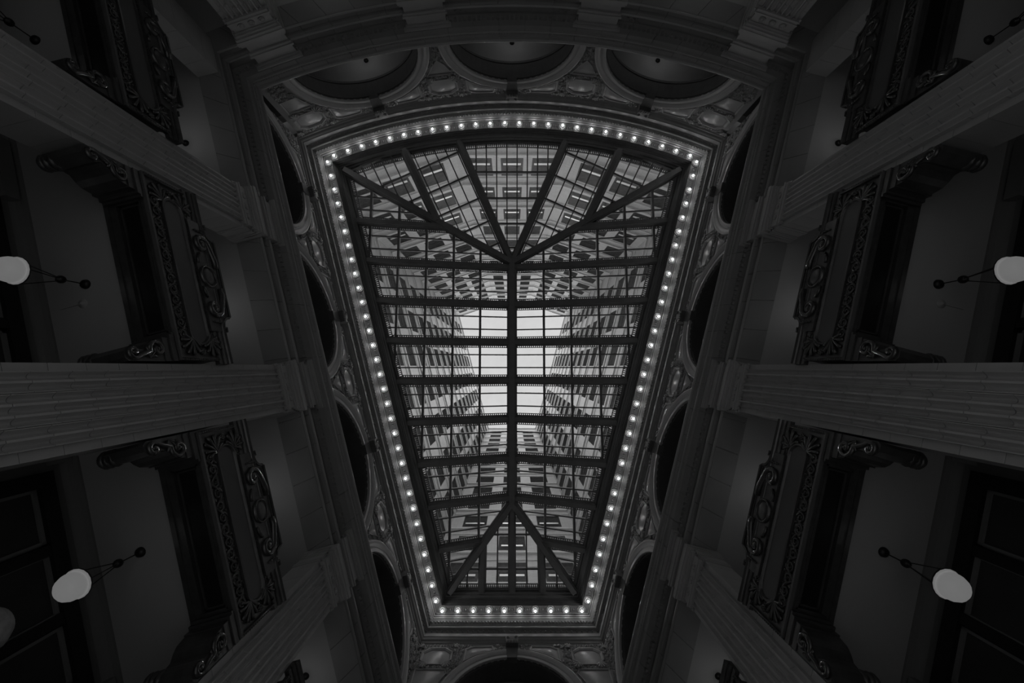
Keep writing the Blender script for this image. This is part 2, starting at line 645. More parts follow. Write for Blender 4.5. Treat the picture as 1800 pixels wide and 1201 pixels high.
def panel_pair(name, pts, root, fr, x, key, fw=0.07, proud=0.07):
    i1, i2 = inset(pts, fw * 0.45), inset(pts, fw)
    rows = [[(p[0], 0.745, p[1]) for p in pts], [(p[0], 0.74 - proud, p[1]) for p in pts],
            [(p[0], 0.74 - proud, p[1]) for p in i1], [(p[0], 0.72, p[1]) for p in i2]]
    fo = part_at(name + '_frame', MB().grid(rows, close_v=True), M_ORN, root, fr, x, key + 'f')
    mb = MB()
    n = len(i2)
    cx, cz = sum(p[0] for p in i2) / n, sum(p[1] for p in i2) / n
    mid = [((p[0] + cx) / 2, (p[1] + cz) / 2) for p in i2]
    vv = [(p[0], 0.735, p[1]) for p in i2] + [(p[0], 0.712, p[1]) for p in mid] + [(cx, 0.705, cz)]
    fs = []
    for i in range(n):
        j = (i + 1) % n
        fs += [(i, j, j + n, i + n), (i + n, j + n, 2 * n)]
    mb.add(vv, fs)
    part_at(name, mb, M_PLATE, root, fr, x, key + 'p', True)


def octagon(cx, cz, hw, hh):
    a, b = hw * 0.5, hh * 0.48
    return [(cx - a, cz - hh), (cx + a, cz - hh), (cx + hw, cz - b), (cx + hw, cz + b), (cx + a, cz + hh), (cx - a, cz + hh), (cx - hw, cz + b), (cx - hw, cz - b)]


OCT = octagon(0, 15.42, 0.56, 0.43)


def in_poly(p, poly):
    c = False
    n = len(poly)
    for i in range(n):
        a, b = poly[i], poly[i - 1]
        if (a[1] > p[1]) != (b[1] > p[1]) and p[0] < (b[0] - a[0]) * (p[1] - a[1]) / (b[1] - a[1]) + a[0]:
            c = not c
    return c


def grow(poly, w):
    return inset(poly, -w)


def spandrel(root, fr, x, half, xl, xr, left=True, right=True, octa=True, key='sp'):
    """carved field between two arches, centred over a pilaster; half = distance to the arch centres"""
    polys = []
    if octa:
        panel_pair('octagon_panel', OCT, root, fr, x, key + 'o', 0.09)
        polys.append(OCT)
    tri = []
    for sx, on in ((-1, left), (1, right)):
        if not on:
            continue
        # curved triangle beside the keystone
        pts = []
        for k in range(5):
            a = math.radians(76 - 7.0 * k)
            pts.append((sx * (half - 2.60 * math.cos(a)), AZ + 2.60 * math.sin(a)))
        pts += [(sx * (half - 1.72), 15.80), (sx * (half - 1.45), 15.95), (sx * (half - 0.72), 15.97)]
        if sx > 0:
            pts = pts[::-1]
        panel_pair('side_panel', pts, root, fr, x, key + 's%d' % sx, 0.055, 0.05)
        polys.append(pts)
    if left and right:
        pts = [(0, 14.0)]
        for z in (14.25, 14.5, 14.78):
            pts.append((half - math.sqrt(2.62 ** 2 - (z - AZ) ** 2), z))
        top = pts[1:]
        pts = [(0, 14.02)] + [(max(0.03, p[0]), p[1]) for p in top] + [(-max(0.03, p[0]), p[1]) for p in top[::-1]]
        panel_pair('lower_panel', pts, root, fr, x, key + 'l', 0.05, 0.05)
        polys.append(pts)
    elif octa:
        sg = 1 if right else -1
        e = abs(xl if right else xr) - 0.1
        pts = [(-sg * e, 14.15), (-sg * e, 14.82), (sg * 0.42, 14.82)] + [(sg * (half - math.sqrt(2.62 ** 2 - (z - AZ) ** 2)), z) for z in (14.6, 14.4, 14.15)]
        panel_pair('lower_panel', pts, root, fr, x, key + 'l', 0.05, 0.05)
        polys.append(pts)
    rnd = random.Random(5)
    mb = MB()
    gr = [grow(p, 0.05) for p in polys]
    step = 0.135
    zz = 13.0
    while zz < 16.06:
        xx = xl + 0.08
        while xx < xr - 0.05:
            px, pz = xx + rnd.uniform(-0.03, 0.03), zz + rnd.uniform(-0.03, 0.03)
            ok = not any(in_poly((px, pz), g_) for g_ in gr)
            if left and math.hypot(px + half, max(0, pz - AZ)) < 2.55:
                ok = False
            if right and math.hypot(px - half, max(0, pz - AZ)) < 2.55:
                ok = False
            if left and px < -half + 0.28 or right and px > half - 0.28:
                ok = False
            if ok:
                q = rnd.random()
                if q < 0.72:
                    mb.curl(px, pz, 0.715 + rnd.uniform(-0.02, 0.0), rnd.uniform(0.055, 0.085), 1.3, rnd.uniform(0, 6.28), rnd.choice((-1, 1)), rnd.uniform(0.022, 0.034))
                else:
                    mb.palm(px, pz, 0.71, rnd.uniform(0, 6.28), 0.11, 4, 0.9, 0.02)
            xx += step
        zz += step
    if octa:      # shells around the medallion
        for a in (0.9, PI - 0.9):
            mb.palm(0.46 * math.cos(a) * 1.2, 15.42 - 0.36 * math.sin(a) * 1.25, 0.67, -a, 0.26, 7, 1.0, 0.03)
        for a in (0.35, PI - 0.35):
            mb.palm(0.66 * math.cos(a), 15.42 + 0.42, 0.67, PI / 2 - (0.5 if a < 1.5 else -0.5), 0.2, 6, 1.0, 0.026)
    part_at('foliage', mb, M_ORN, root, fr, x, key + 'fol', kind='stuff')


for fr, sg, w in ((FL, 1, 'left'), (FR, -1, 'right')):
    r = roots[w]
    for x in BAYS:
        part_at('arch_wall', arch_plate(-2.57, 2.57), M_DARKSTONE, r, fr, sg * x, 'archplate')
        part_at('archivolt', archivolt(), M_STONE, r, fr, sg * x, 'archivolt')
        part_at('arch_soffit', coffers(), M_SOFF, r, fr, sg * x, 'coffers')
        part_at('keystone', keystone(), M_KEY, r, fr, sg * x, 'keystone')
    for x in PILS:
        spandrel(r, fr, sg * x, 2.57, -2.25, 2.25, key='spS')
    for x, e in ((-11.25, 1), (9.26, -1)):
        up = (e * sg > 0)
        spandrel(r, fr, sg * x, 2.57, 0.05 if up else -2.25, 2.25 if up else -0.05, not up, up, False, key='spE%d' % up)
r = roots['lower end']
part_at('arch_wall', arch_plate(-3.7, 3.7), M_DARKSTONE, r, FB, 0)
part_at('archivolt', archivolt(), M_STONE, r, FB, 0, 'archivolt')
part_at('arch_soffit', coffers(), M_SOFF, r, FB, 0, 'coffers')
part_at('keystone', keystone(), M_KEY, r, FB, 0, 'keystone')
spandrel(r, FB, -2.72, 2.72, -0.74, 2.4, False, True, key='spBl')
spandrel(r, FB, 2.72, 2.72, -2.4, 0.74, True, False, key='spBr')
r = roots['curved end']
for x in TBAYS:
    a = 2.62 if abs(x) < 1 else 3.15
    part_at('arch_wall', arch_plate(-2.62 if x <= 0 else -2.62, 2.62) if abs(x) < 1 else (arch_plate(-2.62, 3.3) if x > 0 else arch_plate(-3.3, 2.62)), M_DARKSTONE, r, FT, x)
    part_at('archivolt', archivolt(), M_STONE, r, FT, x)
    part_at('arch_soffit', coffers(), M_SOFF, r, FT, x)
    part_at('keystone', keystone(), M_KEY, r, FT, x)
for x in (-2.62, 2.62):
    spandrel(r, FT, x, 2.62, -2.3, 2.3, key='spT%.1f' % x)
spandrel(r, FT, -7.80, 2.56, -0.62, 2.3, False, True, key='spTl')
spandrel(r, FT, 7.80, 2.56, -2.3, 0.62, True, False, key='spTr')

# ------------------------------------------------------------------ upper cornice and bulb soffit
C_PROF = [(0.85, 16.02), (0.72, 16.02), (0.70, 16.06), (0.66, 16.09), (0.65, 16.13), (0.59, 16.16), (0.565, 16.20), (0.56, 16.22), (0.525, 16.24),
          (0.525, 16.385), (0.60, 16.40), (0.60, 16.56), (0.56, 16.60), (0.44, 16.61), (0.42, 16.64), (0.42, 16.69), (0.395, 16.70), (0.36, 16.735), (0.29, 16.78), (0.24, 16.84),
          (0.225, 16.845), (0.215, 16.90), (0.185, 16.905), (0.18, 17.0), (0.15, 17.03), (0.15, 16.985), (0.135, 16.985), (0.13, 17.05),
          (-0.15, 17.05), (-0.155, 17.0), (-0.17, 17.0), (-0.175, 17.08), (-0.21, 17.10), (-0.22, 17.17), (-0.255, 17.18), (-0.265, 17.25), (-0.305, 17.26),
          (-0.31, 17.35), (-0.36, 17.37), (-0.37, 17.45), (-0.43, 17.47), (-0.45, 17.55), (-0.50, 17.57), (-0.50, 17.80), (0.0, 17.80)]
ring = thing('trim_2', Matrix.Identity(4), kind='structure')
for w in WALLS:
    k = C_PROF.index((0.18, 17.0))
    obj('cornice', mesh(sweep_wall(C_PROF[:k + 1], w, False, 60), 'cornice', M_RING), ring)
    obj('bulb_band', mesh(sweep_wall(C_PROF[k:k + 14], w, False, 60), 'bulb_band', M_BAND), ring)
    obj('inner_moulding', mesh(sweep_wall(C_PROF[k + 13:], w, False, 60), 'inner_moulding', M_RING), ring)
    mb = MB()
    for P, a in along(w, 0.325, 16.765, 0.125):
        mb.ball(P, 0.048, 6, 4)
    obj('egg_row', mesh(mb, 'eggs', M_RING, True), ring, kind='stuff')
    mb = MB()
    for P, a in along(w, 0.57, 16.595, 0.2):
        mb.ball(P, 0.045, 6, 3)
    obj('drop_row', mesh(mb, 'drops', M_RING), ring, kind='stuff')
    mb = MB()
    for P, a in along(w, 0.142, 16.985, 0.055):
        mb.ball(P, 0.014, 4, 3)
    obj('bead_row', mesh(mb, 'beads', M_RING), ring, kind='stuff')

# ------------------------------------------------------------------ bulbs
ros = MB().lathe([(0.001, -0.035), (0.05, -0.04), (0.055, -0.02), (0.08, -0.015), (0.095, -0.04), (0.105, -0.04), (0.112, -0.012), (0.13, -0.008), (0.142, -0.035), (0.155, -0.03), (0.16, 0.0)], 20)
me_ros = mesh(ros, 'rosette', M_ROS, True)
bl = MB().lathe([(0.001, -0.178), (0.022, -0.172), (0.035, -0.157), (0.039, -0.140), (0.035, -0.122), (0.022, -0.107), (0.014, -0.10)], 8)
me_sock = mesh(MB().lathe([(0.016, -0.11), (0.02, -0.09), (0.02, -0.05), (0.035, -0.035)], 10), 'socket', M_BRASS, True)
me_bulb = mesh(bl, 'bulb', M_BULB, True)
stud = MB()
stud.lathe([(0.001, -0.05), (0.02, -0.045), (0.03, -0.025), (0.034, 0)], 8)
for k in (-1, 1):
    stud.tube([(k * 0.07 - 0.0, -0.05, -0.01), (k * 0.095, 0, -0.012), (k * 0.07, 0.05, -0.01)], 0.01, 4, (0, 0, 1))
me_stud = mesh(stud, 'stud', M_ROS, True)


def ordinal(n):
    return '%d%s' % (n, 'th' if 10 <= n % 100 <= 20 else {1: 'st', 2: 'nd', 3: 'rd'}.get(n % 10, 'th'))


def bulb(M, label, grp):
    t = thing('light_bulb', M, label, 'light bulb', grp)
    obj('rosette', me_ros, t)
    obj('socket', me_sock, t)
    obj('glass_bulb', me_bulb, t)


ts = [-10.44 + (8.23 + 10.44) * i / 30 for i in range(31)]
for fr, sg, nm in ((FL, 1, 'left'), (FR, -1, 'right')):
    for i, t in enumerate(ts):
        bulb(fr.at(sg * t, 0, 17.05), 'glowing cornice bulb, %s down from the curved end in the %s row' % (ordinal(i + 1), nm), 'bulbs along the %s cornice' % nm)
        if i < 30:
            obj('stud', me_stud, ring, fr.at(sg * (t + 0.311), 0, 17.05))
for i in range(26):
    x = -7.77 + 15.54 * i / 25
    bulb(FT.at(-x, 0, 17.05), 'glowing cornice bulb, %s from the left in the curved upper row' % ordinal(i + 1), 'bulbs along the curved cornice')
    if i < 25:
        obj('stud', me_stud, ring, FT.at(-x - 0.311, 0, 17.05))
for i in range(10):
    x = -2.78 + 5.56 * i / 9
    bulb(FB.at(x, 0, 17.05), 'glowing cornice bulb, %s from the left in the short bottom row' % ordinal(i + 1), 'bulbs along the bottom cornice')
    if i < 9:
        obj('stud', me_stud, ring, FB.at(x + 0.309, 0, 17.05))

# ------------------------------------------------------------------ fluted pilasters
PW, PD = 0.50, 0.58            # half width of the fluted face, its plane


def flute_block(i0, i1, h):
    pitch = 2 * PW / 7
    pts = []
    for i in range(i0, i1):
        a = -PW + i * pitch
        pts += [(a + 0.004 if i == i0 else a, PD), (a + 0.016, PD), (a + 0.020, PD + 0.012)]
        for k in range(1, 6):
            q = k / 6
            pts.append((a + 0.02 + (pitch - 0.04) * q, PD + 0.012 + 0.058 * math.sin(PI * q) ** 0.8))
        pts += [(a + pitch - 0.020, PD + 0.012), (a + pitch - 0.016, PD)]
    e = -PW + i1 * pitch
    pts += [(e - 0.004, PD), (e - 0.004, PD + 0.10), (-PW + i0 * pitch + 0.004, PD + 0.10)]
    return MB().extrude_z(pts, 0, h)


CH = 0.5
BASE = FLOOR


def pilaster(fr, s, label, group, h0):
    off = (0, PD, BASE)
    t = thing('fluted_pilaster', fr.at(s, PD, BASE), label, 'pilaster', group)

    def P(name, mb, m, key, dz=0.0, smooth=False):
        me = CACHE[key] if key in CACHE else mesh(mb(), name, m, smooth, key)
        return obj(name, me, t, Matrix.Translation((0, -PD, dz - BASE)))
    for g, (a, b) in enumerate(((0, 2), (2, 5), (5, 7))):
        z = 10.72
        first = True
        st = (0.0, 0.25, 0.12)[g]
        while z > h0:
            hh = CH - (st if first else 0)
            z2 = z - hh
            key = 'fl%d_%.2f' % (g, hh)
            P('fluted_block', lambda: flute_block(a, b, hh - 0.009), M_STONE, key, z2)
            z = z2
            first = False
    z = 11.5
    k = 0
    while z > h0:
        z2 = z - CH
        P('pier_block', lambda: MB().box(-0.63, 0.63, 0.665, 1.35, 0, CH - 0.007), M_STONE, 'pierb', z2)
        z = z2
    P('core', lambda: MB().box(-0.615, 0.615, 0.69, 1.33, BASE, 11.5), M_DARKSTONE, 'pcore')
    P('lower_shaft', lambda: MB().box(-0.63, 0.63, 0.60, 1.35, BASE + 0.5, h0 - 0.3), M_STONE, 'plow%.1f' % h0)
    P('plinth', lambda: MB().box(-0.75, 0.75, 0.48, 1.35, BASE, BASE + 0.5), M_STONE, 'pplinth')

    def cap():
        mb = MB()
        for z0, z1, pr in ((10.72, 10.80, 0.03), (10.80, 10.84, 0.055), (10.84, 11.10, 0.012), (11.10, 11.15, 0.05), (11.15, 11.22, 0.09), (11.22, 11.30, 0.13), (11.30, 11.42, 0.155), (11.42, 11.50, 0.12)):
            mb.box(-PW - 0.06 - pr, PW + 0.06 + pr, PD - pr, 1.0, z0, z1)
            mb.box(-0.64 - pr * 0.5, 0.64 + pr * 0.5, 0.66 - pr * 0.5, 1.36, z0, z1)
        return mb
    P('capital', cap, M_STONE, 'pcap')

    def rose():
        rows = [[(r * math.cos(2 * PI * q / 12), PD - 0.012 - y, 10.97 + r * math.sin(2 * PI * q / 12)) for q in range(12)] for r, y in ((0.095, 0), (0.09, 0.03), (0.06, 0.012), (0.03, 0.035), (0.001, 0.04))]
        return MB().grid(rows, close_v=True)
    for k in (-1, 0, 1):
        o = P('rosette', rose, M_STONE, 'prose')
        o.matrix_basis = Matrix.Translation((0.3 * k, -PD, -BASE))

    def ress():
        mb = MB()
        for z0, z1, y in ((11.5, 11.60, 0.55), (11.60, 11.82, 0.575), (11.82, 11.90, 0.52), (11.90, 11.96, 0.49), (11.96, 12.27, 0.56), (12.27, 12.33, 0.50), (12.33, 12.39, 0.43)):
            e = 0.575 - y
            mb.box(-0.60 - e, 0.60 + e, y, 0.80, z0, z1)
        return mb
    o = P('entablature_break', ress, M_STONE, 'press')
    o.parent = ent
    o.matrix_basis = fr.at(s)


ORD = ['first', 'second', 'third']
for i, t in enumerate(PILS):
    pilaster(FL, t, 'fluted terracotta pilaster on the left wall, %s from the curved end' % ORD[i], 'side wall pilasters', 3.6)
    pilaster(FR, -t, 'fluted terracotta pilaster on the right wall, %s from the curved end' % ORD[i], 'side wall pilasters', 3.6)
for x, nm in ((2.62, 'left of the middle arch'), (-2.62, 'right of the middle arch'), (7.30, 'in the upper left corner'), (-7.30, 'in the upper right corner')):
    pilaster(FT, x, 'fluted pilaster of the curved end wall %s' % nm, 'curved end pilasters', 8.6)
# plain corner piers closing the side walls
for fr, sg, w in ((FL, 1, 'left'), (FR, -1, 'right')):
    for a, b in ((-11.6, -10.55), (8.6, 9.4)):
        z = 11.5
        while z > 5.6:
            me = mesh(MB().box(min(sg * a, sg * b), max(sg * a, sg * b), 0.74, 1.36, z - CH, z - 0.007), 'pier_block', M_STONE)
            obj('pier_block', me, roots[w], fr.at(0))
            z -= CH
        me = mesh(MB().box(min(sg * a, sg * b) + 0.03, max(sg * a, sg * b) - 0.03, 0.78, 1.34, FLOOR, 11.5), 'pier_core', M_DARKSTONE)
        obj('pier_core', me, roots[w], fr.at(0))
for x0, x1 in ((-3.6, -2.5), (2.5, 3.6)):
    obj('pier', mesh(MB().box(x0, x1, 0.7, 1.36, FLOOR, 11.5), 'pier', M_STONE), roots['lower end'], FB.at(0))

# ------------------------------------------------------------------ bronze balcony fronts
BD = 0.86                        # plane of the balcony front
HW = 1.88                        # half length


def arc_pts(cx, cz, r, a0, a1, n=8):
    return [(cx + r * math.cos(a0 + (a1 - a0) * i / n), cz + r * math.sin(a0 + (a1 - a0) * i / n)) for i in range(n + 1)]


def bal_beam():
    mb = MB()
    mb.box(-HW, HW, BD + 0.03, 1.62, 8.06, 8.9)
    # soffit with a sunk panel: border boards and mouldings
    for x0, x1, y0, y1 in ((-HW, HW, BD + 0.0, 0.97), (-HW, HW, 1.48, 1.62), (-HW, -1.32, 0.97, 1.48), (1.32, HW, 0.97, 1.48)):
        mb.box(x0, x1, y0, y1, 7.99, 8.07)
    for e, z in ((0.0, 7.975), (0.06, 8.02)):
        for x0, x1, y0, y1 in ((-1.32 + e, 1.32 - e, 0.97 + e, 1.0 + e), (-1.32 + e, 1.32 - e, 1.45 - e, 1.48 - e), (-1.32 + e, -1.29 + e, 0.97 + e, 1.48 - e), (1.29 - e, 1.32 - e, 0.97 + e, 1.48 - e)):
            mb.box(x0, x1, y0, y1, z, 8.07)
    mb.box(-HW, HW, 1.60, 1.69, 7.96, 8.40)
    return mb


def bal_face():
    mb = MB()
    mb.box(-HW, HW, BD + 0.015, BD + 0.06, 8.0, 9.06)
    # frame of the long panel
    o = subdiv_poly(stadium(-1.50, 1.50, 8.41, 8.85, 10), 3)
    rows = []
    for e, y in ((-0.055, BD + 0.02), (-0.05, BD - 0.03), (-0.015, BD - 0.035), (0.0, BD - 0.01), (0.012, BD + 0.02)):
        rows.append([(p[0] - e * (1 if p[0] > 0 else -1), y, 8.63 + (p[1] - 8.63) * (1 - e / 0.22)) for p in o])
    mb.grid(rows, close_v=True)
    return mb


def bal_panel():
    o = stadium(-1.5, 1.5, 8.41, 8.85, 10)
    return MB().prism_xz(o, BD + 0.004, BD + 0.03)


def bal_scrolls(z, r, n):
    mb = MB()
    st = 2.72 / (n - 1)
    for i in range(n):
        x = -1.36 + st * i
        s_ = 1 if i % 2 else -1
        mb.curl(x, z + s_ * 0.01, BD - 0.004, r, 1.6, PI / 2 * s_, 1 if x < 0 else -1, r * 0.25)
        if i < n - 1:
            mb.tube([(x, BD, z + s_ * r), (x + st / 2, BD - 0.014, z + s_ * r * 0.3), (x + st, BD, z - s_ * r)], r * 0.24, 4)
            mb.blob((x + st / 2, BD - 0.005, z - s_ * r * 1.05), 0.03, 0.025, 0.03, 5, 3)
            mb.blob((x + st / 2, BD - 0.005, z + s_ * r * 1.0), 0.022, 0.022, 0.022, 5, 3)
    return mb


def palm_mb(sx, sz):
    # shell palmette in a corner of the front
    x, z = sx * 1.43, 8.63 + sz * 0.24
    return MB().palm(x, z, BD - 0.01, math.atan2(sz * 0.55, sx * 1.0), 0.36, 7, 1.15, 0.03)


def rosette_mb(sx):
    mb = MB()
    x = sx * 1.70
    for k in range(6):
        a = k * PI / 3
        mb.blob((x + 0.045 * math.cos(a), BD - 0.01, 8.63 + 0.045 * math.sin(a)), 0.03, 0.03, 0.03, 6, 4)
    mb.blob((x, BD - 0.02, 8.63), 0.03, 0.03, 0.03, 6, 4)
    return mb


def beads_mb(sx):
    mb = MB()
    mb.box(min(sx * 1.84, sx * 1.88), max(sx * 1.84, sx * 1.88), BD - 0.02, BD + 0.03, 8.0, 9.04)
    mb.box(min(sx * 1.83, sx * 1.845), max(sx * 1.83, sx * 1.845), BD - 0.05, BD + 0.03, 8.0, 9.04)
    for k in range(17):
        mb.blob((sx * 1.862, BD - 0.025, 8.05 + 0.058 * k), 0.03, 0.022, 0.024, 6, 4)
    return mb


def bal_fillet():
    mb = MB()
    mb.box(-HW, HW, BD - 0.035, BD + 0.04, 7.985, 8.035)
    return mb


def bal_rail():
    prof = [(BD + 0.04, 9.02), (BD - 0.02, 9.03), (BD - 0.03, 9.10), (BD + 0.0, 9.12), (BD + 0.0, 9.17), (BD - 0.05, 9.185), (BD - 0.06, 9.22), (BD - 0.03, 9.235), (BD - 0.03, 9.27), (BD - 0.08, 9.29), (BD - 0.10, 9.34), (BD + 0.07, 9.34), (BD + 0.07, 9.02)]
    mb = MB()
    rows = [[(x, d, h) for d, h in prof] for x in (-1.955, 1.955)]
    mb.grid(rows, close_v=True)
    n = len(prof)
    k = len(mb.v)
    mb.f.append(tuple(range(k - 2 * n, k - n)))
    mb.f.append(tuple(range(k - 1, k - n - 1, -1)))
    return mb


def crest_outline(g=0.0):
    # flat top, concave shoulders, small steps at both ends
    zt = 9.64 + g
    pts = [(-1.24 - g, 8.94), (-1.24 - g, 9.43 + g), (-1.14 - g, 9.44 + g)]
    pts += [(-1.14 - g + 0.24 * math.sin(PI / 2 * i / 7), zt - 0.27 + 0.23 * (1 - math.cos(PI / 2 * i / 7))) for i in range(0, 8)]
    pts += [(-0.88 - g, zt - 0.04), (-0.88 - g, zt)]
    return pts + [(-p[0], p[1]) for p in pts[::-1]]


def crest_mb():
    mb = MB()
    mb.prism_xz(crest_outline(0), BD - 0.06, BD + 0.06)
    o = crest_outline(0.0)
    # raised moulding along the outline
    mb.tube([(p[0], BD - 0.075, p[1] - 0.03) for p in o[1:-1]], 0.03, 5)
    mb.tube([(p[0] * 0.96, BD - 0.065, p[1] - 0.10) for p in o[2:-2]], 0.016, 5)
    return mb


def oval_mb():
    mb = MB()
    rows = []
    for r, y in ((1.0, -0.05), (1.0, -0.10), (0.90, -0.115), (0.82, -0.09), (0.80, -0.055)):
        rows.append([(0.25 * r * math.cos(2 * PI * k / 24), BD + y, 9.20 + 0.235 * r * math.sin(2 * PI * k / 24)) for k in range(24)])
    mb.grid(rows, close_v=True)
    return mb


def boss_mb():
    mb = MB()
    rows = []
    for i in range(6):
        a = PI / 2 * i / 5
        rows.append([(0.20 * math.cos(a) * math.cos(2 * PI * k / 20), BD - 0.055 - 0.06 * math.sin(a), 9.20 + 0.185 * math.cos(a) * math.sin(2 * PI * k / 20)) for k in range(20)])
    mb.grid(rows, close_v=True)
    return mb


def volute_mb(sx):
    # S-scroll beside the oval, thick band ending in a big spiral
    mb = MB()
    cx, cz = sx * 0.72, 9.17
    pts = []
    for i in range(24):
        f = i / 23
        a = (PI / 2 if sx > 0 else PI / 2) - sx * f * 3.0 * PI
        rr = 0.185 * (1 - 0.80 * f)
        pts.append((cx + rr * math.cos(a), BD - 0.085, cz + rr * 1.05 * math.sin(a)))
    head = [(sx * 0.24, BD - 0.07, 9.49), (sx * 0.40, BD - 0.085, 9.49), (sx * 0.56, BD - 0.09, 9.42)]
    mb.tube(head + pts, 0.07, 6, (0, 1, 0), 0.035)
    mb.blob((cx, BD - 0.09, cz), 0.075, 0.05, 0.08, 8, 5)
    mb.tube([(sx * 0.26, BD - 0.08, 8.97), (sx * 0.38, BD - 0.085, 8.98), (sx * 0.50, BD - 0.08, 9.05)], 0.03, 5)
    for k in range(4):
        mb.blob((sx * 1.03, BD - 0.08, 9.33 - 0.085 * k), 0.035 - 0.004 * k, 0.03, 0.035, 6, 4)
    return mb


SCB, BD2 = 0.955, 0.585          # the front stands flush with the fluted faces


def to_front(mb):
    mb.v = [(p[0], BD2 + (p[1] - BD) * SCB, p[2] * SCB) for p in mb.v]
    return mb


def balcony(fr, s, label):
    t = thing('balcony_front', fr.at(s, BD2, 7.64), label, 'balcony', 'carved balcony fronts')
    for name, fn, m, key, sm in (('beam', bal_beam, M_BRONZE, 'bb', False), ('face', bal_face, M_BRONZE, 'bf', False), ('long_panel', bal_panel, M_PANEL, 'bp', False),
                                 ('scroll_border', lambda: bal_scrolls(8.185, 0.105, 13), M_BRONZE_HI, 'bs1', True), ('scroll_border', lambda: bal_scrolls(8.955, 0.065, 19), M_BRONZE_HI, 'bs2', True),
                                 ('fillet', bal_fillet, M_PANEL, 'bfil', False),
                                 ('bead_strip', lambda: beads_mb(1), M_BRONZE, 'bd1', True), ('bead_strip', lambda: beads_mb(-1), M_BRONZE, 'bd2', True),
                                 ('end_rosette', lambda: rosette_mb(1), M_BRONZE_HI, 'br1', True), ('end_rosette', lambda: rosette_mb(-1), M_BRONZE_HI, 'br2', True),
                                 ('palmette', lambda: palm_mb(1, 1), M_BRONZE_HI, 'pm1', True), ('palmette', lambda: palm_mb(1, -1), M_BRONZE_HI, 'pm2', True),
                                 ('palmette', lambda: palm_mb(-1, 1), M_BRONZE_HI, 'pm3', True), ('palmette', lambda: palm_mb(-1, -1), M_BRONZE_HI, 'pm4', True),
                                 ('top_rail', bal_rail, M_BRONZE, 'brl', False),
                                 ('sunk_panel', lambda: MB().box(-1.33, 1.33, 0.96, 1.49, 8.045, 8.065), M_BLACK, 'bsp', False)):
        me = CACHE[key] if key in CACHE else mesh(to_front(fn()), name, m, sm, key)
        obj(name, me, t, Matrix.Translation((0, -BD2, -7.64)))
    me = CACHE['crest'] if 'crest' in CACHE else mesh(to_front(crest_mb()), 'crest', M_BRONZE, False, 'crest')
    c = obj('crest', me, t, Matrix.Translation((0, -BD2, -7.64)))
    for name, fn, m, key in (('oval_frame', oval_mb, M_BRONZE_HI, 'cov'), ('oval_boss', boss_mb, M_BRONZE, 'cbo'), ('volute', lambda: volute_mb(1), M_BRONZE_HI, 'cv1'), ('volute', lambda: volute_mb(-1), M_BRONZE_HI, 'cv2')):
        me = CACHE[key] if key in CACHE else mesh(to_front(fn()), name, m, True, key)
        obj(name, me, c)


BORD = ['first from the curved end', 'second from the curved end', 'third from the curved end', 'last before the lower corner']
for i, t in enumerate(BAYS):
    balcony(FL, t, 'dark carved balcony front with oval cartouche on the left wall, ' + BORD[i])
    balcony(FR, -t, 'dark carved balcony front with oval cartouche on the right wall, ' + BORD[i])


# ------------------------------------------------------------------ scroll consoles under the balcony ends
def console_mbs(e):
    """e=+1: bracket springing from the pier on its low side (x grows into the bay)"""
    def X(x):
        return e * x
    body = [(0, 7.94), (0.50, 7.94), (0.50, 7.90), (0.46, 7.86), (0.42, 7.72), (0.40, 7.60), (0.38, 7.50), (0.31, 7.40), (0.22, 7.32), (0.20, 7.22), (0.25, 7.10), (0.24, 6.98), (0.16, 6.90), (0.05, 6.90), (0, 6.96)]
    b = MB().prism_xz([(X(p[0]), p[1]) for p in body], BD + 0.05, 1.60)
    capm = MB()
    for z0, z1, ex in ((7.84, 7.90, 0.50), (7.90, 7.945, 0.55)):
        capm.box(min(0, X(ex)), max(0, X(ex)), BD + 0.0, 1.64, z0, z1)
    capm.box(min(0, X(0.44)), max(0, X(0.44)), BD + 0.03, 1.62, 7.70, 7.84)
    s_ = MB()
    pts = []
    for i in range(20):          # upper volute, unwinding
        f = 1 - i / 19
        a = -0.6 * PI + f * 2.4 * PI
        rr = 0.165 * (1 - 0.8 * f)
        pts.append((X(0.22 + rr * math.cos(a)), BD + 0.03, 7.55 + rr * math.sin(a)))
    for i in range(1, 20):       # lower volute, winding the other way
        f = i / 19
        a = 0.45 * PI - f * 2.3 * PI
        rr = 0.125 * (1 - 0.8 * f)
        pts.append((X(0.15 - rr * math.cos(a) * -1 * -1), BD + 0.03, 7.06 + rr * math.sin(a)))
    s_.tube(pts, 0.042, 6)
    s_.blob((X(0.22), BD + 0.03, 7.55), 0.05, 0.05, 0.05)
    s_.blob((X(0.14), BD + 0.03, 7.06), 0.045, 0.05, 0.045)
    lf = MB().palm(X(0.05), 7.36, BD + 0.03, PI * 0.1 if e > 0 else PI * 0.9, 0.22, 5, 0.8, 0.02)
    dr = MB()
    for y in (1.50, 1.60, 1.68):
        rows = [[(X(0.13) + r * math.cos(2 * PI * k / 14), y + dy, 7.03 + r * math.sin(2 * PI * k / 14)) for k in range(14)] for r, dy in ((0.001, 0.06), (0.12, 0.05), (0.15, 0.0), (0.12, -0.05), (0.001, -0.06))]
        dr.grid(rows, close_v=True)
    return (('bracket', b, M_BRONZE), ('bracket_cap', capm, M_BRONZE), ('volute_scroll', s_, M_BRONZE_HI), ('acanthus_leaf', lf, M_BRONZE_HI), ('scroll_drum', dr, M_BRONZE))


CON = {1: None, -1: None}


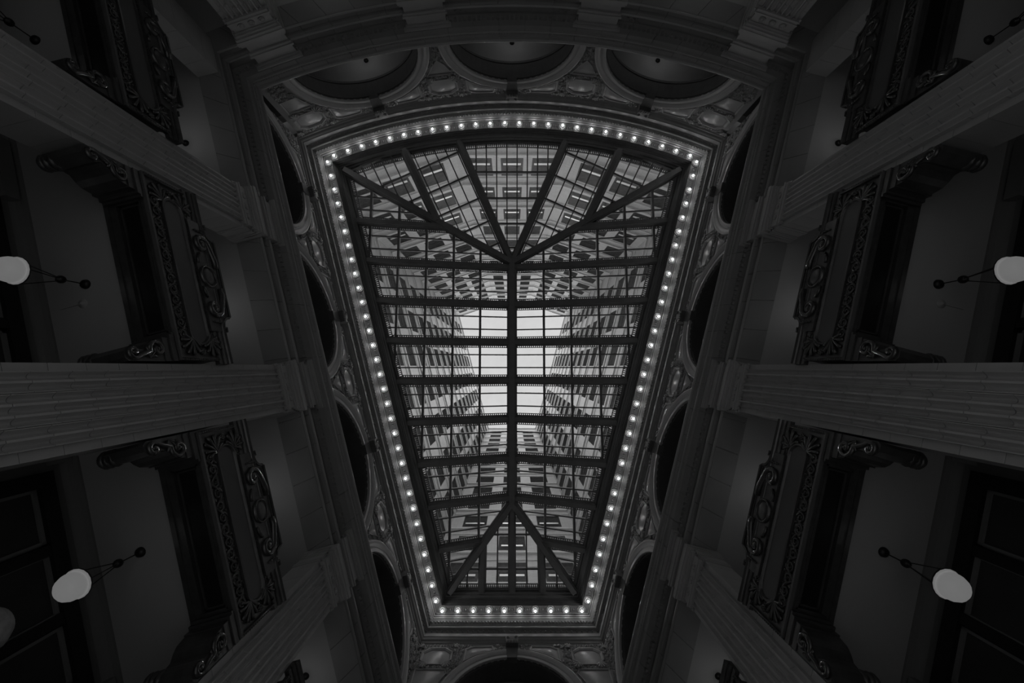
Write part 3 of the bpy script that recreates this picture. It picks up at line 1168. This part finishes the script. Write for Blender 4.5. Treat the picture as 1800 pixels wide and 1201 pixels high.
def console(fr, s, e, label):
    t = thing('scroll_console', fr.at(s, 0.95, 6.6), label, 'console', 'scroll consoles under the balconies')
    if CON[e] is None:
        CON[e] = [(n, mesh(to_front(mb), n, m, n != 'bracket' and n != 'bracket_cap')) for n, mb, m in console_mbs(e)]
    for n, me in CON[e]:
        obj(n, me, t, Matrix.Translation((0, -0.95, -6.6)))


for (pi_, e), txt in (((0, -1), 'above the first pilaster'), ((0, 1), 'below the first pilaster'), ((1, -1), 'above the middle pilaster'), ((1, 1), 'below the middle pilaster'), ((2, -1), 'above the lowest pilaster')):
    for fr, sg, nm in ((FL, 1, 'left'), (FR, -1, 'right')):
        console(fr, sg * (PILS[pi_] + e * 0.67), sg * e, 'dark scroll console just %s on the %s wall' % (txt, nm))

# ------------------------------------------------------------------ gallery windows on the back walls
wn = 1
for i in (0, 1, 2):
    for fr, sg, nm in ((FL, 1, 'left'), (FR, -1, 'right')):
        x = BAYS[i]
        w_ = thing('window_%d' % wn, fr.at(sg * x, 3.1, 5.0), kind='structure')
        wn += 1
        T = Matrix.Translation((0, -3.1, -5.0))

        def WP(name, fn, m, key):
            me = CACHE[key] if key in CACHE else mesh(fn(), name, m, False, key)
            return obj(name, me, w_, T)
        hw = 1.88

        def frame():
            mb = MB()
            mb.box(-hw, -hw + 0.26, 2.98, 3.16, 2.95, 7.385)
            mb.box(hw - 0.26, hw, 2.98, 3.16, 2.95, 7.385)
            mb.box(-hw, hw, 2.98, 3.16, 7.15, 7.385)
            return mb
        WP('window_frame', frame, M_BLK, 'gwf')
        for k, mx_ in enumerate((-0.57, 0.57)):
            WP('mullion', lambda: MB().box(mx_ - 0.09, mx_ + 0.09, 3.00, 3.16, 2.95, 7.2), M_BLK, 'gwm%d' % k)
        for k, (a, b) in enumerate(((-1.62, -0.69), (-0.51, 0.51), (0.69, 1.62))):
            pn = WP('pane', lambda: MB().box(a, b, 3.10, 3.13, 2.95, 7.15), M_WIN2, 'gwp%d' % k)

            def sash():
                mb = MB()
                mb.box(a, a + 0.05, 3.06, 3.14, 2.95, 7.15)
                mb.box(b - 0.05, b, 3.06, 3.14, 2.95, 7.15)
                mb.box(a, b, 3.06, 3.14, 7.09, 7.15)
                return mb
            me = CACHE['gws%d' % k] if 'gws%d' % k in CACHE else mesh(sash(), 'sash', M_BACK, False, 'gws%d' % k)
            obj('sash', me, pn)
# flat piers on the back walls between the windows
for fr, sg, w in ((FL, 1, 'left'), (FR, -1, 'right')):
    for t in PILS:
        me = CACHE['bpier'] if 'bpier' in CACHE else mesh(MB().box(-0.5, 0.5, 3.02, 3.2, FLOOR, 7.7).box(-0.6, 0.6, 2.96, 3.2, 7.45, 7.7), 'back_pier', M_BACK, False, 'bpier')
        obj('back_pier', me, roots[w], fr.at(sg * t))


# ------------------------------------------------------------------ globe pendants
LD = 2.19


def globe_meshes(m, tag):
    g = MB().lathe([(0.001, -0.21), (0.08, -0.203), (0.15, -0.175), (0.205, -0.125), (0.236, -0.06), (0.245, 0.0), (0.238, 0.06), (0.225, 0.075)], 18)
    g.v = [(p[0] * 0.88, p[1] * 0.88, p[2] * 0.88) for p in g.v]
    top = MB().lathe([(0.225, 0.072), (0.255, 0.066), (0.266, 0.08), (0.266, 0.105), (0.235, 0.14), (0.16, 0.17), (0.06, 0.18), (0.001, 0.182)], 18)
    top.v = [(p[0] * 0.88, p[1] * 0.88, p[2] * 0.88) for p in top.v]
    return mesh(g, 'globe', m, True), mesh(top, 'globe_cap', m, True)


GM = {'low': globe_meshes(M_GLOBE, 'a'), 'up': globe_meshes(M_GLOBE2, 'b')}
me_can = mesh(MB().lathe([(0.001, -0.07), (0.05, -0.065), (0.085, -0.04), (0.095, 0.0)], 16), 'canopy', M_BLK, True)
me_hub = mesh(MB().ball((0, 0, 0), 0.075, 12, 8), 'hub', M_BLK, True)
me_rim = mesh(MB().lathe([(0.227, 0.078), (0.240, 0.08), (0.240, 0.095), (0.22, 0.098)], 24), 'rim', M_BLK, True)


def pendant(M, label, kind):
    """M stands at the ceiling"""
    t = thing('globe_pendant', M, label, 'pendant lamp', 'globe pendants of the galleries')
    obj('canopy', me_can, t)
    me = CACHE['rod'] if 'rod' in CACHE else mesh(MB().tube([(0, 0, 0), (0, 0, -0.44)], 0.011, 6, (0, 1, 0)), 'rod', M_BLK, False, 'rod')
    obj('stem', me, t)
    obj('hub', me_hub, t, Matrix.Translation((0, 0, -0.44)))
    zg = -1.20
    for k in range(3):
        a = 2 * PI * k / 3 + 0.4
        key = 'sus%d' % k
        me = CACHE[key] if key in CACHE else mesh(MB().tube([(0.03 * math.cos(a), 0.03 * math.sin(a), -0.46), (0.235 * math.cos(a), 0.235 * math.sin(a), zg + 0.085)], 0.009, 5, (0, 1, 0)), 'rod', M_BLK, False, key)
        obj('suspension_rod', me, t)
    g, c = GM[kind]
    gl = obj('globe', g, t, Matrix.Translation((0, 0, zg)))
    obj('globe_cap', c, gl)
    obj('rim', me_rim, gl)


LT = [-8.77, -3.656, 1.537, 6.62]
for i, t in enumerate(LT):
    for fr, sg, nm in ((FL, 1, 'left'), (FR, -1, 'right')):
        if i < 3:
            pendant(fr.at(sg * t, LD, 7.82), 'white globe pendant on three rods in the %s lower gallery, %s from the curved end' % (nm, ORD[i]), 'low')
        pendant(fr.at(sg * t, LD, 11.6), 'lit globe pendant behind the %s balcony front of the %s wall' % (['first', 'second', 'third', 'last'][i], nm), 'up')
for x, nm in ((5.24, 'left'), (0, 'middle'), (-5.24, 'right')):
    pendant(FT.at(x, 2.49, 15.6), 'lit globe pendant behind the %s arch of the curved end' % nm, 'up')
    pendant(FT.at(x, LD, 11.6), 'lit globe pendant of the curved end gallery below the %s arch' % nm, 'up')

# alabaster torchere at the left edge of the picture
tor = thing('torchere_lamp', FL.at(1.62, 2.53, 2.9), 'unlit veined alabaster globe lamp at the left picture edge below the pendant', 'floor lamp')
obj('globe', mesh(MB().lathe([(0.001, 2.42), (0.14, 2.45), (0.26, 2.55), (0.33, 2.72), (0.34, 2.80), (0.31, 2.96), (0.22, 3.08), (0.10, 3.14), (0.001, 3.15)], 24), 'globe', M_ALAB, True), tor)
obj('collar', mesh(MB().lathe([(0.001, 2.36), (0.13, 2.38), (0.17, 2.44), (0.12, 2.47)], 16), 'collar', M_BLK, True), tor)
obj('post', mesh(MB().lathe([(0.06, 0.2), (0.045, 1.0), (0.05, 1.1), (0.04, 2.3), (0.07, 2.38)], 12), 'post', M_BLK, True), tor)
obj('foot', mesh(MB().lathe([(0.001, 0), (0.26, 0.0), (0.26, 0.06), (0.16, 0.10), (0.08, 0.22), (0.001, 0.22)], 16), 'foot', M_BLK, True), tor)

# sprinkler heads on the lower gallery ceilings
me_sp = mesh(MB().lathe([(0.001, -0.05), (0.02, -0.05), (0.025, -0.03), (0.035, -0.03), (0.04, -0.012), (0.085, -0.012), (0.09, 0)], 16), 'sprinkler', M_CEIL, True)
me_cd = mesh(MB().tube([(0, 0.06, -0.012), (0, 0.42, -0.012)], 0.012, 5, (0, 0, 1)), 'conduit', M_CEIL)
for fr, sg, nm in ((FL, 1, 'left'), (FR, -1, 'right')):
    o = thing('sprinkler_head', fr.at(sg * -3.30, 2.32, 7.82), 'small plaster-coloured sprinkler disc on the %s gallery ceiling beside the globe' % nm, 'sprinkler')
    obj('disc', me_sp, o)
    obj('conduit', me_cd, o)

# ------------------------------------------------------------------ skylight
ZE, ZR, EO = 17.62, 18.85, -0.50
YA, YR = -4.80, 6.05
DE = DL + EO
YEB = YB + EO
RE = R0 + EO


def xe(y):
    return (DE - ST * y) / CT


tC = corner_lt(EO)
CX, CY = CT * DE - ST * tC, ST * DE + CT * tC      # upper corner (right side positive x)
BX = xe(YEB)


def z_main(x, y):
    return ZR - (ZR - ZE) * abs(x) / xe(y)


GD = Vector((0.418, -0.908)).normalized()           # downhill direction of the right fan facet
AX = 2.3
AY = YC - math.sqrt(RE * RE - AX * AX)
SLC = (ZR - ZE) / (YA - AY)
SLF = (ZR - ZE) / ((AX) * GD.x + (AY - YA) * GD.y)


def z_cen(x, y):
    return ZR - SLC * (YA - y)


def z_fan(x, y):
    return ZR - SLF * (abs(x) * GD.x + (y - YA) * GD.y)


def z_low(x, y):
    return ZR - (ZR - ZE) * (y - YR) / (YEB - YR)


def clip(poly, a, b, c):
    """keep a*x+b*y<=c"""
    out = []
    n = len(poly)
    for i in range(n):
        p, q = poly[i], poly[(i + 1) % n]
        fp, fq = a * p[0] + b * p[1] - c, a * q[0] + b * q[1] - c
        if fp <= 0:
            out.append(p)
        if fp * fq < 0:
            k = fp / (fp - fq)
            out.append((p[0] + (q[0] - p[0]) * k, p[1] + (q[1] - p[1]) * k))
    return out


def clip_poly(poly, conv):
    n = len(conv)
    ar = sum(conv[i][0] * conv[(i + 1) % n][1] - conv[(i + 1) % n][0] * conv[i][1] for i in range(n))
    sg = 1 if ar > 0 else -1
    for i in range(n):
        p, q = conv[i], conv[(i + 1) % n]
        ex, ey = q[0] - p[0], q[1] - p[1]
        a, b = ey * sg, -ex * sg
        poly = clip(poly, a, b, a * p[0] + b * p[1])
        if len(poly) < 3:
            return []
    return poly


def area(p):
    return abs(sum(p[i][0] * p[(i + 1) % len(p)][1] - p[(i + 1) % len(p)][0] * p[i][1] for i in range(len(p)))) / 2


def arc_eave(x0, x1, n=8):
    return [(x0 + (x1 - x0) * i / n, YC - math.sqrt(RE * RE - (x0 + (x1 - x0) * i / n) ** 2)) for i in range(n + 1)]


F_MAIN = [(0, YA), (CX, CY), (BX, YEB), (0, YR)]
F_CEN = [(0, YA)] + arc_eave(-AX, AX)
F_FAN = [(0, YA)] + arc_eave(AX, CX)
F_LOW = [(0, YR), (BX, YEB), (-BX, YEB)]

sky = thing('skylight', Matrix.Translation((0, 0, ZE)), 'hipped iron and glass skylight filling the centre of the ceiling', 'skylight')
SKT = Matrix.Translation((0, 0, -ZE))
panes, bars = [], []


def bar(p, q, zf, w, depth, name, ext=0.0, lift=0.0, nseg=1, step=True):
    """straight glazing bar between plan points, following a facet"""
    p, q = Vector(p), Vector(q)
    L = (q - p).length
    if L < 0.03:
        return
    u = (q - p) / L
    p, q = p - u * ext, q + u * ext
    s_ = Vector((-u.y, u.x))
    if step:
        prof = [(-w / 2, 0.05), (-w / 2, -depth * 0.25), (-w * 0.40, -depth * 0.30), (-w * 0.40, -depth * 0.6), (-w * 0.26, -depth * 0.68), (-w * 0.26, -depth), (w * 0.26, -depth), (w * 0.26, -depth * 0.68), (w * 0.40, -depth * 0.6), (w * 0.40, -depth * 0.30), (w / 2, -depth * 0.25), (w / 2, 0.05)]
    else:
        prof = [(-w / 2, 0.02), (-w / 2, -depth), (w / 2, -depth), (w / 2, 0.02)]
    rows = []
    for i in range(nseg + 1):
        c = p + (q - p) * i / nseg
        z = zf(c.x, c.y) + lift
        rows.append([(c.x + s_.x * a, c.y + s_.y * a, z + b) for a, b in prof])
    mb = MB().grid(rows, close_v=True)
    n = len(prof)
    k = len(mb.v)
    mb.f.append(tuple(range(k - n, k)))
    mb.f.append(tuple(range(k - n * (nseg + 1) + n - 1, k - n * (nseg + 1) - 1, -1)))
    obj(name, mesh(mb, name, M_IRON), sky, SKT)


def seg_clip(p, q, conv):
    """part of a segment inside a convex polygon"""
    n = len(conv)
    ar = sum(conv[i][0] * conv[(i + 1) % n][1] - conv[(i + 1) % n][0] * conv[i][1] for i in range(n))
    sg = 1 if ar > 0 else -1
    t0, t1 = 0.0, 1.0
    dx, dy = q[0] - p[0], q[1] - p[1]
    for i in range(n):
        a, b = conv[i], conv[(i + 1) % n]
        nx, ny = (b[1] - a[1]) * sg, -(b[0] - a[0]) * sg
        den = nx * dx + ny * dy
        num = nx * (a[0] - p[0]) + ny * (a[1] - p[1])
        if abs(den) < 1e-9:
            if num < 0:
                return None
            continue
        t = num / den
        if den > 0:
            t1 = min(t1, t)
        else:
            t0 = max(t0, t)
    if t1 - t0 < 1e-3:
        return None
    return (p[0] + dx * t0, p[1] + dy * t0), (p[0] + dx * t1, p[1] + dy * t1)


def add_pane(poly, zf):
    if len(poly) >= 3 and area(poly) > 0.02:
        panes.append((area(poly), [(p[0], p[1], zf(p[0], p[1])) for p in poly]))


RAFT = [-6.32 + 1.733 * i for i in range(9)]
XL = [1.44 + 1.19 * i for i in range(6)]
RW, RDp = 0.36, 0.34
obj_r = bar((0, YA), (0, YR), z_main, 0.46, 0.42, 'ridge_beam', 0.1)
for sg in (1, -1):
    conv = [(sg * p[0], p[1]) for p in F_MAIN]
    zf = z_main
    # hips
    bar((0, YA), (sg * CX, CY), lambda x, y: ZR - (ZR - ZE) * abs(x) / CX, 0.40, 0.42, 'hip_rafter')
    bar((0, YR), (sg * BX, YEB), lambda x, y: ZR - (ZR - ZE) * abs(x) / BX, 0.38, 0.42, 'hip_rafter')
    for y in RAFT:
        s_ = seg_clip((0, y), (sg * 9, y), conv)
        if s_:
            bar(s_[0], s_[1], zf, RW, RDp, 'rafter', 0.0)
    for x in XL:
        ylist = [-9.5] + RAFT + [9.5]
        s_ = seg_clip((sg * x, -9.5), (sg * x, 9.5), conv)
        if s_:
            bar(s_[0], s_[1], zf, 0.10, 0.14, 'long_glazing_bar', 0, 0, 10, False)
    edges = [RAFT[0] - 1.733 * 2, RAFT[0] - 1.733] + RAFT + [RAFT[-1] + 1.733]
    ys = []
    for a, b in zip(edges[:-1], edges[1:]):
        for k in (1, 2):
            y = a + (b - a) * k / 3
            s_ = seg_clip((0, y), (sg * 9, y), conv)
            if s_:
                bar(s_[0], s_[1], zf, 0.055, 0.09, 'glazing_bar', 0, 0, 1, False)
        ys += [a, a + (b - a) / 3, a + (b - a) * 2 / 3]
    ys.append(edges[-1])
    xs = [0.0] + XL + [9.0]
    for xa, xb in zip(xs[:-1], xs[1:]):
        for ya, yb in zip(ys[:-1], ys[1:]):
            add_pane(clip_poly([(sg * xa, ya), (sg * xb, ya), (sg * xb, yb), (sg * xa, yb)], conv), zf)
    # fan facet
    convF = [(sg * p[0], p[1]) for p in F_FAN]
    g = Vector((sg * GD.x, GD.y))
    l = Vector((g.y * sg, -g.x * sg)) * -1            # level direction, outwards along the eave
    A0 = Vector((0, YA))
    bar((0, YA), (sg * AX, AY), z_cen, 0.36, 0.40, 'fan_rib', 0.05)
    pB = Vector((sg * 4.67, YC - math.sqrt(RE * RE - 4.67 ** 2)))
    s_ = seg_clip(tuple(pB + g * 0.3), tuple(pB - g * 6), convF)
    bar(s_[0], s_[1], z_fan, 0.36, 0.38, 'fan_rib', 0.02)
    offs = [0.457 * (i + 0.5) for i in range(-3, 17)]
    crs = [1.05 * i for i in range(0, 8)]
    for o in offs:
        c = A0 + l * o
        s_ = seg_clip(tuple(c - g * 1), tuple(c + g * 9), convF)
        if s_:
            bar(s_[0], s_[1], z_fan, 0.05, 0.09, 'glazing_bar', 0, 0, 1, False)
    for k in crs[1:]:
        c = A0 + g * k
        s_ = seg_clip(tuple(c - l * 6), tuple(c + l * 9), convF)
        if s_:
            bar(s_[0], s_[1], z_fan, 0.085, 0.12, 'cross_bar', 0, 0, 1, False)
    for o0, o1 in zip(offs[:-1], offs[1:]):
        for k0, k1 in zip(crs[:-1], crs[1:]):
            q = [A0 + l * o0 + g * k0, A0 + l * o1 + g * k0, A0 + l * o1 + g * k1, A0 + l * o0 + g * k1]
            add_pane(clip_poly([tuple(p) for p in q], convF), z_fan)
# centre fan panel
xsC = [-AX - 0.3] + [0.457 * (i - 3.5) for i in range(8)] + [AX + 0.3]
ysC = [-10.2, -8.68, -7.60, -6.52, -5.48, YA + 0.1]
for x in xsC[1:-1]:
    s_ = seg_clip((x, -11), (x, YA), F_CEN)
    if s_:
        bar(s_[0], s_[1], z_cen, 0.05, 0.09, 'glazing_bar', 0, 0, 1, False)
for y in ysC[1:-1]:
    s_ = seg_clip((-5, y), (5, y), F_CEN)
    if s_:
        bar(s_[0], s_[1], z_cen, 0.085, 0.12, 'cross_bar', 0, 0, 1, False)
for xa, xb in zip(xsC[:-1], xsC[1:]):
    for ya, yb in zip(ysC[:-1], ysC[1:]):
        add_pane(clip_poly([(xa, ya), (xb, ya), (xb, yb), (xa, yb)], F_CEN), z_cen)
# lower hip end
xsL = [-2.7, -1.87, -1.25, -0.62, 0, 0.62, 1.25, 1.87, 2.7]
ysL = [YR, 7.28, 8.50, YEB]
for x in (-1.25, 0, 1.25):
    s_ = seg_clip((x, YR), (x, 9.6), F_LOW)
    bar(s_[0], s_[1], z_low, 0.34, 0.36, 'jack_rafter', 0.02)
for x in (-1.87, -0.62, 0.62, 1.87):
    s_ = seg_clip((x, YR), (x, 9.6), F_LOW)
    bar(s_[0], s_[1], z_low, 0.06, 0.09, 'glazing_bar', 0, 0, 1, False)
for y in ysL[1:-1]:
    s_ = seg_clip((-4, y), (4, y), F_LOW)
    bar(s_[0], s_[1], z_low, 0.07, 0.10, 'cross_bar', 0, 0, 1, False)
for xa, xb in zip(xsL[:-1], xsL[1:]):
    for ya, yb in zip(ysL[:-1], ysL[1:]):
        add_pane(clip_poly([(xa, ya), (xb, ya), (xb, yb), (xa, yb)], F_LOW), z_low)

panes.sort(key=lambda p: -p[0])
rest = MB()
for i, (a, p) in enumerate(panes):
    n = len(p)
    vv = [(q[0], q[1], q[2] + 0.004) for q in p] + [(q[0], q[1], q[2] + 0.012) for q in p]
    fs = [tuple(range(n))]
    if i < 296:
        obj('pane', mesh(MB().add([q for q in vv[:n]], fs), 'pane', M_GLASS), sky, SKT)
    else:
        rest.add(vv[:n], fs)
if rest.v:
    obj('small_panes', mesh(rest, 'small_panes', M_GLASS), sky, SKT, kind='stuff')

# ventilator grilles: rows of tiny uprights along the eaves and beside the rafters
for w in WALLS:
    mb = MB()
    for dd, dz in ((-0.56, 0.0), (-0.70, 0.03)):
        q = sweep_wall([(dd, ZE - 0.10 + dz), (dd, ZE - 0.04 + dz), (dd - 0.035, ZE - 0.04 + dz), (dd - 0.035, ZE - 0.10 + dz)], w, True, 40)
        mb.add(q.v, q.f)
    for P, a in along(w, -0.64, ZE - 0.05, 0.085, 0.3):
        c, s_ = math.cos(a), math.sin(a)
        vv = [(P.x + x * c - y * s_, P.y + x * s_ + y * c, P.z + z) for z in (-0.03, 0.04) for y in (-0.075, 0.075) for x in (-0.017, 0.017)]
        mb.add(vv, [(0, 2, 3, 1), (4, 5, 7, 6), (0, 1, 5, 4), (2, 6, 7, 3), (0, 4, 6, 2), (1, 3, 7, 5)])
    obj('vent_grille', mesh(mb, 'vent_grille', M_IRON), sky, SKT, kind='stuff')
for sg in (1, -1):
    conv = [(sg * p[0], p[1]) for p in F_MAIN]
    for y in RAFT:
        mb = MB()
        for e in (-1, 1):
            yy = y + e * (RW / 2 + 0.065)
            s_ = seg_clip((0, yy), (sg * 9, yy), conv)
            if not s_:
                continue
            a, b = sorted((s_[0][0], s_[1][0]))
            a, b = a + 0.2, b - 0.2
            if b - a < 0.3:
                continue
            rows = [[(x, yy + dy, z_main(x, yy) + dz) for dy, dz in ((-0.018, 0.0), (0.018, 0.0), (0.018, -0.05), (-0.018, -0.05))] for x in (a, b)]
            mb.grid(rows, close_v=True)
            n = int((b - a) / 0.09)
            for i in range(n):
                x = a + (b - a) * (i + 0.5) / n
                z = z_main(x, yy)
                y0, y1 = sorted((yy, yy - e * 0.08))
                mb.box(x - 0.02, x + 0.02, y0, y1, z - 0.04, z)
        if mb.v:
            obj('vent_grille', mesh(mb, 'vent_grille', M_IRON), sky, SKT, kind='stuff')
# kerb: heavy moulded eave beam
for w in WALLS:
    q = sweep_wall([(-0.44, 17.55), (-0.50, 17.50), (-0.56, 17.52), (-0.575, 17.66), (-0.50, 17.70), (-0.44, 17.70)], w, True, 40)
    obj('eave_beam', mesh(q, 'eave_beam', M_IRON), sky, SKT)

# ------------------------------------------------------------------ light court above the skylight
FH, Z0C, NFL = 3.8, 18.8, 15
ZTOP = 78.0
DC = 7.3


def court_wall(name, p, q, wins, ww, kinds=None):
    """p->q plan points seen with the court on the left-hand normal; wins = window centres along it"""
    p, q = Vector(q), Vector(p)
    L = (q - p).length
    wins = [L - c for c in reversed(wins)]
    ex = (q - p) / L
    ey = Vector((-ex.y, ex.x))               # away from the court
    M = Matrix(((ex.x, ey.x, 0, p.x), (ex.y, ey.y, 0, p.y), (0, 0, 1, 0), (0, 0, 0, 1)))
    root = thing(name, M, kind='structure')
    mb, tr = MB(), MB()
    mb.box(-0.4, L + 0.4, 0, 0.5, 17.6, Z0C)
    RE_ = 0.035
    sill, head = 0.25, 2.5
    for k in range(NFL):
        z = Z0C + FH * k
        zt = ZTOP if k == NFL - 1 else z + FH
        mb.box(-0.4, L + 0.4, 0, 0.5, z, z + sill)
        mb.box(-0.4, L + 0.4, 0, 0.5, z + head, zt)
        e = [-0.4]
        for c in wins:
            e += [c - ww / 2, c + ww / 2]
        e.append(L + 0.4)
        for i in range(0, len(e), 2):
            mb.box(e[i], e[i + 1], 0, 0.5, z + sill, z + head)
        tr.box(-0.02, L + 0.02, -0.035, 0.05, z - 0.06, z + 0.10)
        tr.box(-0.02, L + 0.02, -0.015, 0.05, z + head + 0.28, z + head + 0.34)
        for c in wins:
            tr.box(c - ww / 2 - 0.08, c + ww / 2 + 0.08, -0.02, 0.07, z + sill - 0.10, z + sill)
    tr.box(-0.1, L + 0.1, -0.12, 0.1, ZTOP - 0.35, ZTOP)
    tr.box(-0.1, L + 0.1, -0.06, 0.1, ZTOP - 0.6, ZTOP - 0.35)
    obj('brickwork', mesh(mb, 'brickwork', M_BRICK), root)
    obj('string_courses', mesh(tr, 'string_courses', M_TRIM), root)
    kf, kp = 'cwf%.2f' % ww, 'cwp%.2f' % ww
    hh = head - sill
    if kf not in CACHE:
        f = MB()
        for a, b, c, d in ((-ww / 2, -ww / 2 + 0.05, 0, hh), (ww / 2 - 0.05, ww / 2, 0, hh), (-ww / 2, ww / 2, 0, 0.05), (-ww / 2, ww / 2, hh - 0.05, hh), (-ww / 2, ww / 2, hh * 0.5, hh * 0.5 + 0.05)):
            f.box(a, b, RE_ - 0.012, RE_ + 0.05, c, d)
        mesh(f, 'window_frame', M_WFRAME, False, kf)
        g = MB()
        g.box(-ww / 2, ww / 2, RE_, RE_ + 0.06, 0, hh)
        mesh(g, 'pane', M_WIN, False, kp)
        mesh(MB().box(-ww * 0.40, ww * 0.40, RE_ - 0.03, RE_ + 0.02, hh * 0.30, hh * 0.30 + 0.20), 'bright_bar', M_BRIGHT_BAR, False, kp + 'r')  # white bar paints in the bright gleam across the low panes
    for k in range(NFL):
        for c in wins:
            o = obj('window', CACHE[kf], root, Matrix.Translation((c, 0, Z0C + FH * k + sill)))
            obj('pane', CACHE[kp], o)
            if k < 4 and 'left' not in name and 'right' not in name:
                obj('bright_bar', CACHE[kp + 'r'], o)
    return root


def LP(t, D):
    return (-CT * D + ST * t, ST * D + CT * t)


tlA = -11.9
cor_t = LP(tlA, DC)
cor_b = LP((11.6 - ST * DC) / CT, DC)
Lw = (Vector(cor_b) - Vector(cor_t)).length
wl = [c - tlA for c in (-9.05, -6.0, -2.95, 0.10, 3.15, 6.2, 8.9)]
court_wall('wall_court_left', cor_b, cor_t, [Lw - c for c in wl][::-1], 1.85)
mir = lambda p: (-p[0], p[1])
court_wall('wall_court_right', mir(cor_t), mir(cor_b), wl, 1.85)
court_wall('wall_court_front', mir(cor_b), cor_b, [-cor_b[0] + c for c in (-2.75, 0, 2.75)], 1.75)
fc = (-3.2, -12.0)
court_wall('wall_court_back', fc, mir(fc), [3.2 - 1.84, 3.2, 3.2 + 1.84], 1.32)
Lf = (Vector(cor_t) - Vector(fc)).length
court_wall('wall_court_back.001', cor_t, fc, [1.35, 3.55, 5.75], 1.5)
court_wall('wall_court_back.002', mir(fc), mir(cor_t), [Lf - 5.75, Lf - 3.55, Lf - 1.35], 1.5)
